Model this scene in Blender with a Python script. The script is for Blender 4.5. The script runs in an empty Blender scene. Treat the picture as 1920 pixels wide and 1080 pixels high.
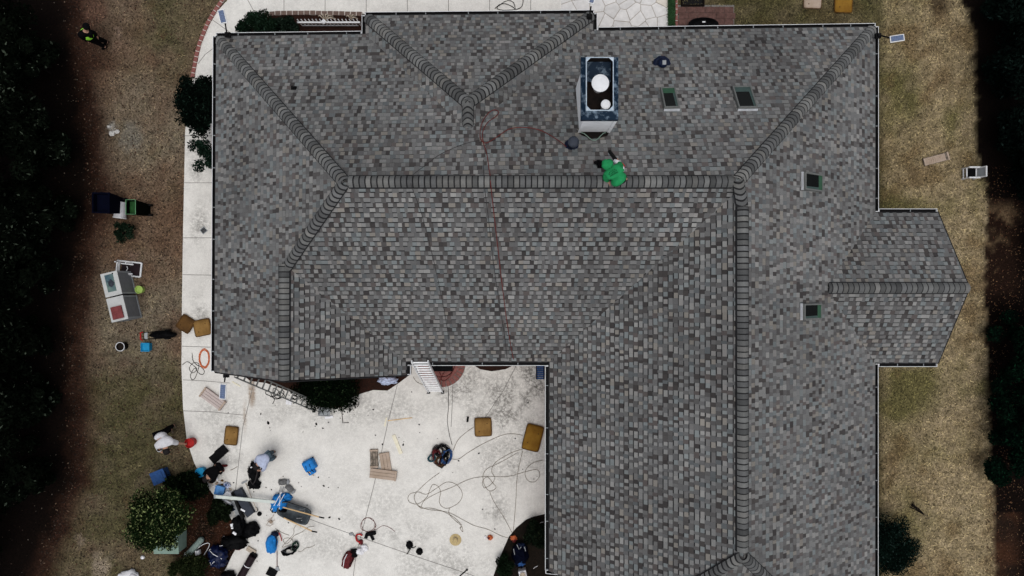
import bpy, bmesh, math, random
import numpy as np
from mathutils import Vector, Matrix, noise
random.seed(7); rng = np.random.default_rng(7)
C = bpy.context.scene.collection
H = 24.0; F = 1371.0; S = 1/57.125            # camera height, focal length in photo pixels, metres per pixel on the ground
R = math.radians
def P(px, py, z=0.0):
    k = (H-z)/F
    return Vector(((px-960)*k, (540-py)*k, z))

# ------------------------------------------------------------------ materials
MATS = {}
def mat(name, col, rough=.8, var=.25, scale=6.0, metal=0.0, bump=.0, attr=False, spec=.1, col2=None, bscale=None, lo=.3, hi=.7):
    if name in MATS: return MATS[name]
    m = bpy.data.materials.new(name); m.use_nodes = True; MATS[name] = m
    nt = m.node_tree; b = nt.nodes['Principled BSDF']
    b.inputs['Roughness'].default_value = rough; b.inputs['Metallic'].default_value = metal
    b.inputs['Specular IOR Level'].default_value = spec
    tc = nt.nodes.new('ShaderNodeTexCoord')
    n = nt.nodes.new('ShaderNodeTexNoise'); n.inputs['Scale'].default_value = scale; n.inputs['Detail'].default_value = 6
    n.inputs['Roughness'].default_value = .65
    nt.links.new(tc.outputs['Object'], n.inputs['Vector'])
    mr = nt.nodes.new('ShaderNodeMapRange'); mr.inputs['From Min'].default_value = lo; mr.inputs['From Max'].default_value = hi
    nt.links.new(n.outputs['Fac'], mr.inputs['Value'])
    mx = nt.nodes.new('ShaderNodeMix'); mx.data_type = 'RGBA'
    if col2 is not None:
        mx.inputs[6].default_value = (*col, 1); mx.inputs[7].default_value = (*col2, 1)
        nt.links.new(mr.outputs[0], mx.inputs[0])
    else:
        mr.inputs['To Min'].default_value = 1-var; mr.inputs['To Max'].default_value = 1+var
        mx.blend_type = 'MULTIPLY'; mx.inputs[0].default_value = 1
        if attr:
            a = nt.nodes.new('ShaderNodeAttribute'); a.attribute_name = 'col'
            nt.links.new(a.outputs['Color'], mx.inputs[6])
        else: mx.inputs[6].default_value = (*col, 1)
        nt.links.new(mr.outputs[0], mx.inputs[7])
    nt.links.new(mx.outputs[2], b.inputs['Base Color'])
    if bump:
        bp = nt.nodes.new('ShaderNodeBump'); bp.inputs['Strength'].default_value = bump; bp.inputs['Distance'].default_value = .02
        n2 = nt.nodes.new('ShaderNodeTexNoise'); n2.inputs['Scale'].default_value = bscale or scale*3; n2.inputs['Detail'].default_value = 5
        nt.links.new(tc.outputs['Object'], n2.inputs['Vector'])
        nt.links.new(n2.outputs['Fac'], bp.inputs['Height']); nt.links.new(bp.outputs[0], b.inputs['Normal'])
    return m

m_tab = mat('shingle', (1,1,1), .9, .16, 60, attr=True, bump=.25, bscale=150)
m_deck = mat('shingle_shadow_band', (.016,.016,.017), .95, .3, 20)
m_black = mat('black_metal', (.003,.003,.0035), .6, .3, 9)
m_white = mat('white_paint', (.62,.63,.64), .5, .08, 5)
m_wall = mat('brick_wall', (.28,.13,.09), .85, .3, 14)
m_alu = mat('aluminium', (.62,.63,.64), .45, .12, 12, metal=.15)
m_grey = mat('grey_metal', (.25,.26,.27), .5, .15, 8)
m_galv = mat('skylight_metal', (.12,.125,.12), .5, .15, 8)
m_litstrip = mat('lit_strip_metal', (.55,.57,.6), .45, .2, 5, metal=.2)
m_blackplastic = mat('black_plastic', (.0035,.0035,.004), .6, .4, 9, bump=.4, spec=.03)
m_blackgloss = mat('black_fabric', (.0025,.0025,.003), .5, .5, 12, bump=.8, spec=.05)
m_navy = mat('navy_plastic', (.004,.008,.025), .5, .3, 7)
m_blue = mat('blue_fabric', (.012,.16,.46), .5, .3, 9, bump=.6)
m_cyan = mat('cyan_plastic', (.01,.22,.42), .4, .2, 9)
m_sky = mat('sky_blue_plastic', (.09,.25,.52), .5, .2, 9)
m_midblue = mat('mid_blue_plastic', (.02,.065,.19), .5, .3, 9)
m_red = mat('red_plastic', (.32,.012,.012), .45, .3, 9)
m_darkred = mat('dark_red_leather', (.09,.012,.014), .5, .4, 9)
m_orange = mat('orange_rubber', (.5,.13,.05), .6, .2, 9)
m_hose = mat('red_hose', (.11,.02,.018), .6, .2, 9)
m_cord = mat('dark_cord', (.035,.03,.03), .8, .2, 9)
m_cord2 = mat('tan_cord', (.14,.11,.075), .8, .3, 9)
m_wood = mat('light_wood', (.55,.38,.2), .7, .25, 7)
m_paleboard = mat('pale_board', (.68,.64,.5), .7, .12, 7)
m_cush = mat('brown_cushion', (.27,.155,.05), .9, .4, 3.2, bump=.5, col2=(.13,.07,.02))
m_cush2 = mat('ochre_cushion', (.24,.13,.02), .9, .4, 3.2, bump=.5, col2=(.15,.07,.01))
m_cushd = mat('dark_brown_cushion', (.12,.06,.018), .9, .4, 3.5, bump=.5, col2=(.055,.028,.01))
m_cpipe = mat('cushion_piping', (.07,.035,.012), .9, .3, 9)
m_lime = mat('lime_plastic', (.32,.46,.11), .5, .15, 9)
m_vest = mat('lime_vest', (.3,.75,.06), .6, .2, 9)
m_hood = mat('green_hoodie', (.014,.21,.07), .85, .25, 5, bump=.6, bscale=12)
m_print = mat('dark_green_print', (.004,.06,.02), .9, .3, 9)
m_skin = mat('skin', (.35,.2,.14), .6, .1, 9)
m_hair = mat('dark_hair', (.012,.01,.01), .7, .3, 30)
m_shirtw = mat('white_shirt', (.5,.5,.52), .9, .12, 8, bump=.5, bscale=14)
m_shirtb = mat('pale_blue_shirt', (.36,.4,.52), .9, .2, 8, bump=.6, bscale=14)
m_dark = mat('black_clothes', (.0025,.0025,.003), .95, .4, 9, bump=.4, spec=.05)
m_jeans = mat('blue_jeans', (.05,.075,.095), .9, .3, 12)
m_shoe = mat('brown_shoes', (.09,.07,.05), .7, .3, 12)
m_rshoe = mat('dark_red_shoes', (.1,.012,.012), .7, .3, 12)
m_glass = mat('dark_glass', (.004,.005,.005), .25, .2, 3, spec=.2)
m_blind = mat('green_blind', (.03,.075,.045), .6, .15, 9)
m_blindg = mat('grey_green_blind', (.045,.07,.065), .6, .15, 9)
m_panel = mat('solar_cells', (.12,.16,.26), .35, .15, 30)
m_chimblue = mat('weathered_blue_metal', (.004,.014,.03), .6, .5, 5, col2=(.3,.4,.5), lo=.5, hi=.82)
m_rust = mat('rusty_dark_metal', (.004,.004,.004), .9, .4, 5, col2=(.018,.012,.01))
m_chimw = mat('chimney_siding', (.86,.87,.88), .7, .08, 3)
m_worn = mat('worn_white_rim', (.5,.55,.6), .6, .3, 9, col2=(.2,.28,.36))
m_slateg = mat('slate_grey_panel', (.028,.033,.045), .5, .3, 6)
m_tote = mat('grey_poly_tray', (.085,.1,.11), .55, .35, 6, col2=(.03,.035,.04))
m_glove = mat('grey_leather', (.13,.13,.13), .9, .5, 14, bump=.6)
m_maroon = mat('dark_maroon_roll', (.012,.006,.008), .55, .3, 5)
m_green = mat('green_bin_plastic', (.012,.06,.014), .5, .3, 9)
m_gedge = mat('pale_green_rim', (.1,.25,.12), .5, .2, 9)
m_util = mat('pale_green_steel', (.17,.24,.2), .6, .15, 6)
m_lgreen = mat('grey_green_plastic', (.17,.22,.2), .6, .15, 6)
m_straw = mat('straw', (.42,.33,.17), .9, .2, 30)
m_boardw = mat('weathered_board', (.3,.23,.17), .9, .3, 5, col2=(.4,.32,.26))
m_darkfill = mat('dark_fill', (.012,.009,.007), .95, .3, 10)
m_pattern = mat('scorched_board', (.016,.014,.013), .9, .3, 12, col2=(.3,.25,.2))
m_pinkb = mat('pinkish_grey_board', (.4,.33,.31), .9, .2, 9, col2=(.47,.41,.38))
m_redcush = mat('faded_red_cushion', (.15,.04,.04), .9, .3, 9, bump=.4)
m_lgrey = mat('light_grey_panel', (.27,.29,.3), .6, .08, 9)
m_cabtop = mat('white_cabinet_top', (.42,.43,.42), .6, .12, 5)
m_ribbed = mat('grey_side', (.16,.17,.18), .6, .12, 9)
m_screen = mat('blue_grey_glass', (.035,.07,.1), .3, .6, 4, col2=(.13,.19,.16))
m_paper = mat('white_paper', (.7,.7,.72), .8, .1, 9)
m_plasticbag = mat('blue_white_film', (.4,.45,.6), .35, .4, 14, bump=.8)
m_tarp = mat('navy_tarp', (.001,.002,.009), .4, .6, 9, bump=1, bscale=9, col2=(.003,.01,.055), spec=.2)
m_brick = mat('red_brick', (.2,.08,.07), .9, .35, 20)
m_brickd = mat('dull_brown_brick', (.13,.09,.075), .9, .35, 20)
m_mortar = mat('mortar', (.5,.46,.42), .95, .15, 20)
m_brickp = mat('brown_red_brick', (.10,.055,.047), .9, .4, 12)
m_pole = mat('pale_green_white_pole', (.5,.54,.5), .6, .1, 5)
m_beige = mat('beige_block', (.4,.34,.27), .9, .15, 9)
m_stem = mat('bark', (.008,.006,.005), .95, .3, 14, spec=.05)
m_joint = mat('joint_dark', (.15,.14,.13), .95, .3, 20)
m_rock = mat('pale_stone', (.45,.44,.42), .9, .25, 9)

# ------------------------------------------------------------------ mesh builder
class MB:
    def __init__(s): s.v = []; s.f = []; s.m = []; s.c = []
    def add(s, vs, fs, m=0, col=(1,1,1)):
        o = len(s.v); s.v += [tuple(v) for v in vs]
        for f in fs: s.f.append(tuple(i+o for i in f)); s.m.append(m); s.c.append(col)
        return s
    def box(s, c, d, rz=0, m=0, rx=0, ry=0, taper=1.0):
        M = Matrix.Rotation(rz,3,'Z') @ Matrix.Rotation(ry,3,'Y') @ Matrix.Rotation(rx,3,'X')
        vs = []
        for z in (-.5,.5):
            t = taper if z > 0 else 1
            for x,y in ((-.5,-.5),(.5,-.5),(.5,.5),(-.5,.5)):
                vs.append(M @ Vector((x*d[0]*t, y*d[1]*t, z*d[2])) + Vector(c))
        return s.add(vs, [(3,2,1,0),(4,5,6,7),(0,1,5,4),(1,2,6,5),(2,3,7,6),(3,0,4,7)], m)
    def prism(s, poly, z0, z1, m=0, top=None):
        n = len(poly)
        a = sum(poly[i][0]*poly[(i+1)%n][1]-poly[(i+1)%n][0]*poly[i][1] for i in range(n))
        if a < 0: poly = poly[::-1]
        tp = top or poly
        vs = [(p[0],p[1],z0) for p in poly] + [(p[0],p[1],z1) for p in tp]
        return s.add(vs, [tuple(range(n-1,-1,-1)), tuple(range(n,2*n))] + [(i,(i+1)%n,n+(i+1)%n,n+i) for i in range(n)], m)
    def lathe(s, prof, c=(0,0,0), n=20, m=0, axis=None, sx=1, sy=1):
        M = axis.to_track_quat('Z','Y').to_matrix() if axis is not None else Matrix.Identity(3)
        vs = []
        for r, z in prof:
            for i in range(n):
                a = 2*math.pi*i/n
                vs.append(M @ Vector((r*math.cos(a)*sx, r*math.sin(a)*sy, z)) + Vector(c))
        fs = []
        for k in range(len(prof)-1):
            for i in range(n):
                j = (i+1)%n; fs.append((k*n+i, k*n+j, (k+1)*n+j, (k+1)*n+i))
        if prof[0][0] > 0: fs.append(tuple(range(n-1,-1,-1)))
        if prof[-1][0] > 0: fs.append(tuple((len(prof)-1)*n+i for i in range(n)))
        return s.add(vs, fs, m)
    def cyl(s, c, r, h, n=16, m=0, axis=None): return s.lathe([(r,0),(r,h)], c, n, m, axis)
    def tube(s, pts, r, n=6, m=0, closed=False):
        pts = [Vector(p) for p in pts]; N = len(pts); vs = []; prev = None
        for i, p in enumerate(pts):
            if closed: t = pts[(i+1)%N]-pts[i-1]
            else: t = pts[min(i+1,N-1)]-pts[max(i-1,0)]
            if t.length < 1e-7: t = Vector((1,0,0))
            t.normalize()
            up = Vector((0,0,1)) if abs(t.z) < .95 else Vector((1,0,0))
            a = t.cross(up).normalized(); b = a.cross(t)
            rr = r[i] if isinstance(r, (list,tuple)) else r
            for k in range(n):
                q = 2*math.pi*k/n; vs.append(p + (a*math.cos(q)+b*math.sin(q))*rr)
        fs = []
        for i in range(N if closed else N-1):
            j = (i+1)%N
            for k in range(n):
                l = (k+1)%n; fs.append((i*n+k, i*n+l, j*n+l, j*n+k))
        if not closed: fs += [tuple(range(n-1,-1,-1)), tuple((N-1)*n+k for k in range(n))]
        return s.add(vs, fs, m)
    def blob(s, c, r, amp=.15, seed=0, n=20, freq=2.0, m=0, rz=0, flat=True):
        vs = []; K = n//2; cr, sr = math.cos(rz), math.sin(rz)
        for k in range(K+1):
            th = math.pi*k/K
            for i in range(n):
                a = 2*math.pi*i/n
                d = Vector((math.sin(th)*math.cos(a), math.sin(th)*math.sin(a), math.cos(th)))
                e = 1 + amp*noise.noise(d*freq+Vector((seed*7.1,seed*3.3,1))) + amp*.6*noise.noise(d*freq*2.7+Vector((seed*5.1,0,seed)))
                if k in (0,K): e = 1
                x, y, z = d.x*e*r[0], d.y*e*r[1], d.z*e*r[2]
                if flat: z = max(z, -r[2]*.6)
                vs.append((c[0]+x*cr-y*sr, c[1]+x*sr+y*cr, c[2]+z))
        fs = []
        for k in range(K):
            for i in range(n):
                j = (i+1)%n; fs.append((k*n+i, (k+1)*n+i, (k+1)*n+j, k*n+j))
        return s.add(vs, fs, m)
    def build(s, name, mats, parent=None, loc=None, rz=0, bevel=0, sub=0, smooth=False, attr=False):
        me = bpy.data.meshes.new(name)
        if loc is not None and parent is None: pass
        me.from_pydata([tuple(v) for v in s.v], [], s.f); me.validate(verbose=False)
        if not isinstance(mats, (list,tuple)): mats = [mats]
        for q in mats: me.materials.append(q)
        if len(me.polygons) == len(s.m):
            me.polygons.foreach_set('material_index', s.m)
        if attr:
            a = me.color_attributes.new('col','FLOAT_COLOR','CORNER')
            arr = np.repeat(np.array([(*c,1.0) for c in s.c]), [len(f) for f in s.f], axis=0)
            a.data.foreach_set('color', arr.ravel())
        if smooth: me.polygons.foreach_set('use_smooth', [True]*len(me.polygons))
        me.update()
        o = bpy.data.objects.new(name, me); C.objects.link(o)
        if parent is not None: o.parent = parent
        if loc is not None: o.location = loc; o.rotation_euler = (0,0,rz)
        if bevel:
            b = o.modifiers.new('bevel','BEVEL'); b.width = bevel; b.segments = 2; b.limit_method = 'ANGLE'
        if sub:
            b = o.modifiers.new('sub','SUBSURF'); b.levels = sub; b.render_levels = sub
        return o
def tag(o, label=None, cat=None, group=None, kind=None):
    if label: o['label'] = label
    if cat: o['category'] = cat
    if group: o['group'] = group
    if kind: o['kind'] = kind
    return o
def thing(name, label, cat, loc, rz=0, group=None):
    o = bpy.data.objects.new(name, None); C.objects.link(o); o.empty_display_size = .1
    o.location = loc; o.rotation_euler = (0,0,rz); return tag(o, label, cat, group)
def part(name, bm, m, parent, **k): return bm.build(name, m, parent, **k)
def one(name, label, cat, bm, m, loc, rz=0, group=None, **k):
    return tag(bm.build(name, m, loc=loc, rz=rz, **k), label, cat, group)
def spline(pts, n=8, closed=False):
    pts = [Vector(p) for p in pts]; out = []; N = len(pts)
    g = (lambda i: pts[i % N]) if closed else (lambda i: pts[max(0,min(N-1,i))])
    for i in range(N if closed else N-1):
        p0,p1,p2,p3 = g(i-1),g(i),g(i+1),g(i+2)
        for k in range(n):
            t = k/n
            out.append(.5*((2*p1)+(p2-p0)*t+(2*p0-5*p1+4*p2-p3)*t*t+(3*p1-p0-3*p2+p3)*t**3))
    if not closed: out.append(pts[-1])
    return out
def fast(name, quads, cols, m, parent=None):
    """quads (N,4,3), cols (N,3): one mesh of many small faces"""
    N = len(quads); me = bpy.data.meshes.new(name)
    me.vertices.add(N*4); me.loops.add(N*4); me.polygons.add(N)
    me.vertices.foreach_set('co', quads.reshape(-1).astype(np.float32))
    me.loops.foreach_set('vertex_index', np.arange(N*4, dtype=np.int32))
    me.polygons.foreach_set('loop_start', np.arange(0, N*4, 4, dtype=np.int32))
    me.polygons.foreach_set('loop_total', np.full(N, 4, dtype=np.int32))
    me.update(calc_edges=True)
    a = me.color_attributes.new('col','FLOAT_COLOR','CORNER')
    cc = np.ones((N,4)); cc[:,:3] = cols
    a.data.foreach_set('color', np.repeat(cc, 4, axis=0).ravel().astype(np.float32))
    me.materials.append(m)
    o = bpy.data.objects.new(name, me); C.objects.link(o)
    if parent is not None: o.parent = parent
    return o

# ------------------------------------------------------------------ ground
def interp(t, ks, vs): return np.interp(t, ks, vs)
def axis_list(a, b, st): 
    return np.concatenate([[-400,-150,-60,-30], np.arange(a, b+.001, st), [30,60,150,400]])
xs = axis_list(-19, 19, .12); ys = axis_list(-12, 12, .12)
def fbm(x, y, f, seed, o=3):
    s = 0; a = 1; t = 0
    for k in range(o):
        s += a*noise.noise(Vector((x*f, y*f, seed+k*9.7))); t += a; a *= .55; f *= 2.1
    return s/t
def lerp(a, b, t): 
    t = max(0, min(1, t)); return tuple(a[i]+(b[i]-a[i])*t for i in range(3))
def sst(a, b, x):
    t = max(0, min(1, (x-a)/(b-a))); return t*t*(3-2*t)
LEFTEDGE = ([-200,0,100,350,500,650,800,900,1000,1080,1300],[120,125,140,175,145,125,135,130,90,60,30])
RIGHTEDGE = ([-200,0,60,300,350,380,540,700,950,1300],[1770,1800,1822,1826,1846,1846,1840,1846,1858,1865])
WOODSHADE = (.0035,.002,.0015)  # shade under the edge trees, put into the ground colour
def gcol(px, py):
    x = px*S; y = py*S
    n1 = fbm(x,y,.35,1.0); n2 = fbm(x,y,1.3,5.0); n3 = fbm(x,y,4.0,8.0,2)
    if px < 960:
        brown = (.118,.074,.048); tan = (.14,.118,.085); olive = (.092,.076,.044); green = (.056,.05,.024)
        c = lerp(brown, tan, .4+1.4*n1+.6*n2)
        gz = sst(620,760,py) + (1-sst(60,190,py))*sst(230,300,px)
        c = lerp(c, olive, gz*.85 + n2*.9)
        c = lerp(c, green, gz*(.25+n1*2.2+n2*1.8))
        c = lerp(c, (.15,.115,.075), sst(.32,.6,n1+n2*.5+n3*.2)*.5*(1-gz*.6))
        c = lerp(c, (.04,.022,.013), sst(.1,.4,n2*.8-n1*.6+n3*.3)*.55)
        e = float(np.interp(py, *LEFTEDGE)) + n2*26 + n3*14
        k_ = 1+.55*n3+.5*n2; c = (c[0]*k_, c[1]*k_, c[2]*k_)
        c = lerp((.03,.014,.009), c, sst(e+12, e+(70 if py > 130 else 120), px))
        c = lerp(WOODSHADE, c, sst(e-22, e+38, px))
        for (bx,by,br,bc) in ((192,1062,24,(.26,.21,.16)),(150,1012,12,(.17,.13,.1)),(212,243,12,(.3,.29,.27)),(222,60,13,(.17,.12,.09)),(215,85,11,(.15,.1,.07)),
                              (245,258,30,(.13,.12,.10)),(245,480,16,(.15,.1,.075)),(180,20,30,(.09,.05,.035))):
            d = math.hypot(px-bx, (py-by)*.8)+n3*12+n2*10
            c = lerp(c, bc, (1-sst(br*.4, br, d))*.75)
        # planting bed round the big shrub
        d = math.hypot((px-370)/85, (py-975)/88) + n2*.25
        bed = lerp((.028,.011,.006), (.008,.005,.003), .5+n2*2.2+n3)
        c = lerp(bed, c, sst(.9,1.02,d))
        if py > 1000 and px > 300: c = lerp(c, bed, sst(1000,1030,py+n3*20)*sst(320,345,px))
    else:
        tan = (.225,.175,.102); pale=(.28,.222,.138); olive = (.098,.086,.036); brn=(.10,.066,.034)
        c = lerp(tan, pale, .35+n1*1.4+n3*.8)
        gl = (1-sst(1690,1775,px+n2*70)) if py > 330 or px < 1760 else .2
        c = lerp(c, olive, gl*.62+n1*1.5+n2*1.3)
        c = lerp(c, brn, sst(.05,.35,-n1*.8+n2*.9)*.65)
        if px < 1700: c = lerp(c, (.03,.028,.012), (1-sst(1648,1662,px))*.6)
        k_ = 1+.5*n3+.5*n2; c = (c[0]*k_, c[1]*k_, c[2]*k_)
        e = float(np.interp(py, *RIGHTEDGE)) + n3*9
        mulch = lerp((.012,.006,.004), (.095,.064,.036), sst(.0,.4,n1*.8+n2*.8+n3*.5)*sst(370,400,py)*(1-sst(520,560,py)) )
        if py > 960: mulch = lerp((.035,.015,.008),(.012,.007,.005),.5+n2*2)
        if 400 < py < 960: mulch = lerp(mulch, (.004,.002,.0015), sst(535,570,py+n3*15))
        if py < 370: mulch = WOODSHADE
        mulch = lerp(mulch, WOODSHADE, sst(1890,1925,px))
        c = lerp(c, mulch, sst(e-3, e+10, px))
        c = lerp(c, (.03,.014,.008), sst(1830,1850,px)*(1-sst(0,200,abs(py-620)))*.0)
        if py < 60 and px > 1740: c = lerp(c, (.03,.018,.01), (1-sst(8,34,math.hypot(px-1760,(py-8))))*.8)
    return c
gx, gy = len(xs), len(ys)
gcolarr = np.zeros((gy,gx,3))
verts = []
for j,y in enumerate(ys):
    for i,x in enumerate(xs):
        px = 960+max(-19,min(19,x))/S; py = 540-max(-12,min(12,y))/S
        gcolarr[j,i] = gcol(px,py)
        verts.append((x,y,0))
faces = [(j*gx+i, j*gx+i+1, (j+1)*gx+i+1, (j+1)*gx+i) for j in range(gy-1) for i in range(gx-1)]
me = bpy.data.meshes.new('ground'); me.from_pydata(verts, [], faces)
a = me.color_attributes.new('col','FLOAT_COLOR','POINT')
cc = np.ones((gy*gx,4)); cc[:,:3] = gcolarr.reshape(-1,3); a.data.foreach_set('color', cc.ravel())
m_ground = mat('lawn_ground', (1,1,1), .95, .6, 16, attr=True, bump=.8, bscale=30, spec=.05)
me.materials.append(m_ground)
ground = bpy.data.objects.new('ground', me); C.objects.link(ground); tag(ground, kind='structure')
def gsample(X, Y):
    i = np.clip(((X+19)/.12+4).astype(int), 4, gx-5); j = np.clip(((Y+12)/.12+4).astype(int), 4, gy-5)
    return gcolarr[j,i]

def pw(poly): return [(p[0],p[1]) for p in (P(*q) for q in poly)]
def inside(poly, X, Y):
    r = np.zeros(len(X), bool); n = len(poly)
    for i in range(n):
        x1,y1 = poly[i]; x2,y2 = poly[(i+1)%n]
        if y1 == y2: continue
        c = ((y1 > Y) != (y2 > Y)) & (X < (x2-x1)*(Y-y1)/(y2-y1)+x1); r ^= c
    return r
DRIVE = [(430,-60),(428,0),(405,25),(387,58),(374,95),(365,135),(358,170),(352,210),(348,245),(346,340),(344,430),(342,560),(341,690),(344,765),(351,825),(365,868),(383,903),(403,930),(425,958),
         (442,985),(450,1005),(447,1022),(436,1040),(426,1062),(412,1085),(400,1150),(905,1150),(924,1085),(938,1042),(954,1006),(968,989),(986,974),(1000,968),(1060,962),(1060,640),(440,640),(440,66),(500,40),(502,27),(1052,27),(1052,-60)]
m_conc = mat('concrete', (.645,.63,.59), .9, .08, 1.2)
# mildew stains and mottling on the concrete
nt = m_conc.node_tree; bs = nt.nodes['Principled BSDF']
def nn(t, **k):
    q = nt.nodes.new(t)
    for a_, b_ in k.items(): setattr(q, a_, b_)
    return q
geo = nn('ShaderNodeNewGeometry')
def mth(op, a_, b_=None, c_=None):
    q = nn('ShaderNodeMath', operation=op)
    for i_, v_ in enumerate((a_, b_, c_)):
        if v_ is None: continue
        if isinstance(v_, (int,float)): q.inputs[i_].default_value = v_
        else: nt.links.new(v_, q.inputs[i_])
    return q.outputs[0]
def blobmask(px, py, rx, ry):
    c_ = P(px,py)
    v = nn('ShaderNodeVectorMath', operation='SUBTRACT'); nt.links.new(geo.outputs['Position'], v.inputs[0]); v.inputs[1].default_value = (c_.x,c_.y,0)
    w = nn('ShaderNodeVectorMath', operation='MULTIPLY'); nt.links.new(v.outputs[0], w.inputs[0]); w.inputs[1].default_value = (1/(rx*S),1/(ry*S),0)
    l = nn('ShaderNodeVectorMath', operation='LENGTH'); nt.links.new(w.outputs[0], l.inputs[0])
    q = nn('ShaderNodeMapRange'); q.interpolation_type = 'SMOOTHSTEP'; nt.links.new(l.outputs['Value'], q.inputs[0]); q.inputs[1].default_value = 1; q.inputs[2].default_value = .1
    return q.outputs[0]
tot = None
for b_ in ((950,760,125,125,.8),(870,725,110,70,.75),(990,720,80,90,.95),(930,960,45,75,.6),(760,1010,120,70,.45),(435,850,45,35,.7),(400,820,40,45,.45),(375,590,30,80,.65),(375,420,32,70,.6),(370,300,30,70,.7),(400,900,50,30,.5),
           (560,760,160,90,.4),(830,1060,160,80,.5),(960,860,120,80,.6),(700,760,200,80,.45),(410,780,90,80,.45),(700,950,200,120,.3),(620,1020,160,80,.35),(600,60,800,60,.2)):
    q = mth('MULTIPLY', blobmask(*b_[:4]), b_[4]); tot = q if tot is None else mth('MAXIMUM', tot, q)
def nz(scale, detail=6, rough=.7):
    q = nn('ShaderNodeTexNoise'); q.inputs['Scale'].default_value = scale; q.inputs['Detail'].default_value = detail; q.inputs['Roughness'].default_value = rough
    nt.links.new(geo.outputs['Position'], q.inputs['Vector']); return q.outputs['Fac']
tot = mth('MAXIMUM', tot, .15)
fine = mth('MULTIPLY', mth('SUBTRACT', nz(11,9,.82), .41), 7.0)
fine = mth('MAXIMUM', mth('MINIMUM', fine, 1.0), 0.0)
patch = mth('MAXIMUM', mth('MINIMUM', mth('MULTIPLY', mth('SUBTRACT', nz(1.6,4,.6), .3), 4.0), 1.0), 0.0)
st = mth('MULTIPLY', mth('MULTIPLY', tot, fine), patch)
base_link = bs.inputs['Base Color'].links[0].from_socket
mx = nn('ShaderNodeMix', data_type='RGBA'); nt.links.new(mth('MULTIPLY', st, .97), mx.inputs[0]); nt.links.new(base_link, mx.inputs[6]); mx.inputs[7].default_value = (.09,.085,.075,1)
# warm stain streak
mw = nn('ShaderNodeMix', data_type='RGBA'); wv = mth('MULTIPLY', mth('MINIMUM', mth('ADD', blobmask(473,735,10,40), mth('MULTIPLY', blobmask(460,780,7,45),.45)), 1.0), mth('ADD', fine, .45))
nt.links.new(mth('MINIMUM', wv, .85), mw.inputs[0]); nt.links.new(mx.outputs[2], mw.inputs[6]); mw.inputs[7].default_value = (.27,.2,.14,1)
# grain
gr = nn('ShaderNodeMix', data_type='RGBA', blend_type='MULTIPLY'); gr.inputs[0].default_value = 1
nt.links.new(mw.outputs[2], gr.inputs[6]); nt.links.new(mth('ADD', mth('MULTIPLY', nz(30,6,.85), .9), .55), gr.inputs[7])
nt.links.new(gr.outputs[2], bs.inputs['Base Color'])
def strip(bm, pts, w, z, m=1):
    pts = [Vector((p[0],p[1],z)) for p in pts]
    for a_, b_ in zip(pts[:-1], pts[1:]):
        d = (b_-a_).normalized(); nrm = Vector((-d.y,d.x,0))*w/2
        bm.add([a_-nrm, b_-nrm, b_+nrm, a_+nrm], [(0,1,2,3)], m)
bm = MB(); DW = pw(DRIVE); bm.prism(DW, -.05, .03)
JW = .017
for ln in ([(745,722),(728,790),(715,850),(700,915),(682,985),(668,1040),(660,1100)], [(560,965),(620,987),(700,1015),(790,1046),(880,1076),(960,1105)],
           [(478,712),(470,745),(456,800),(449,860),(441,930)], [(344,712),(385,714),(432,718)], [(344,255),(402,255)], [(345,343),(402,343)], [(343,446),(402,446)],
           [(343,515),(402,516)], [(342,649),(402,651)], [(344,770),(400,772),(456,778)],[(533,-10),(533,27)],[(610,-10),(610,27)],[(687,-10),(687,27)],[(764,-10),(764,27)],[(841,-10),(841,27)],[(918,-10),(918,27)],[(995,-10),(995,27)],
           [(462,-5),(478,24)],[(398,37),(430,60)],[(402,90),(385,103),(372,120)],[(969,683),(945,730),(905,790)],[(850,700),(848,760),(846,800)]):
    strip(bm, pw(ln), JW, .0325)
tag(part('driveway', bm, [m_conc, m_joint], None), kind='structure')

def mulchsheet(name, poly, z, m):
    b = MB(); b.prism(pw(poly), z-.03, z); return tag(b.build(name, m), kind='structure')
m_mulch = mat('red_brown_mulch', (.03,.011,.007), .95, .5, 14, bump=1, bscale=30, col2=(.012,.007,.005))
m_mulchd = mat('dark_mulch', (.014,.009,.006), .95, .5, 14, bump=1, bscale=30, col2=(.004,.004,.003))
mulchsheet('entrance_bed', [(452,699),(470,714),(500,718),(582,748),(600,765),(640,764),(664,742),(700,731),(727,732),(748,718),(772,700),(772,640),(452,640)], .045, m_mulch)
mulchsheet('window_bed', [(882,670),(886,683),(900,692),(922,696),(948,692),(966,683),(970,670)], .044, m_mulch)
mulchsheet('corner_bed', [(1080,955),(1022,963),(1000,968),(986,974),(968,989),(954,1006),(938,1042),(920,1095),(900,1160),(1080,1160)], .046, m_mulchd)
mulchsheet('back_bed', [(503,30),(560,27),(690,27),(690,80),(440,80),(440,62),(500,44)], .045, m_mulch)
# flagstone terrace
m_flag = mat('flagstone', (1,1,1), .85, .12, 5, attr=True, bump=.2)
def clip_half(poly, p, n):
    out = []
    for i in range(len(poly)):
        a_, b_ = poly[i], poly[(i+1)%len(poly)]
        da = (a_[0]-p[0])*n[0]+(a_[1]-p[1])*n[1]; db = (b_[0]-p[0])*n[0]+(b_[1]-p[1])*n[1]
        if da <= 0: out.append(a_)
        if (da < 0 < db) or (db < 0 < da):
            t = da/(da-db); out.append((a_[0]+(b_[0]-a_[0])*t, a_[1]+(b_[1]-a_[1])*t))
    return out
r_ = random.Random(3)
fx0, fx1, fy0, fy1 = P(1052,0).x, P(1252,0).x, P(0,70).y, P(0,-60).y
seeds = [(fx0+(i+.5+r_.uniform(-.42,.42))*(fx1-fx0)/8, fy0+(j+.5+r_.uniform(-.42,.42))*(fy1-fy0)/6) for i in range(8) for j in range(6)]
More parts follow.
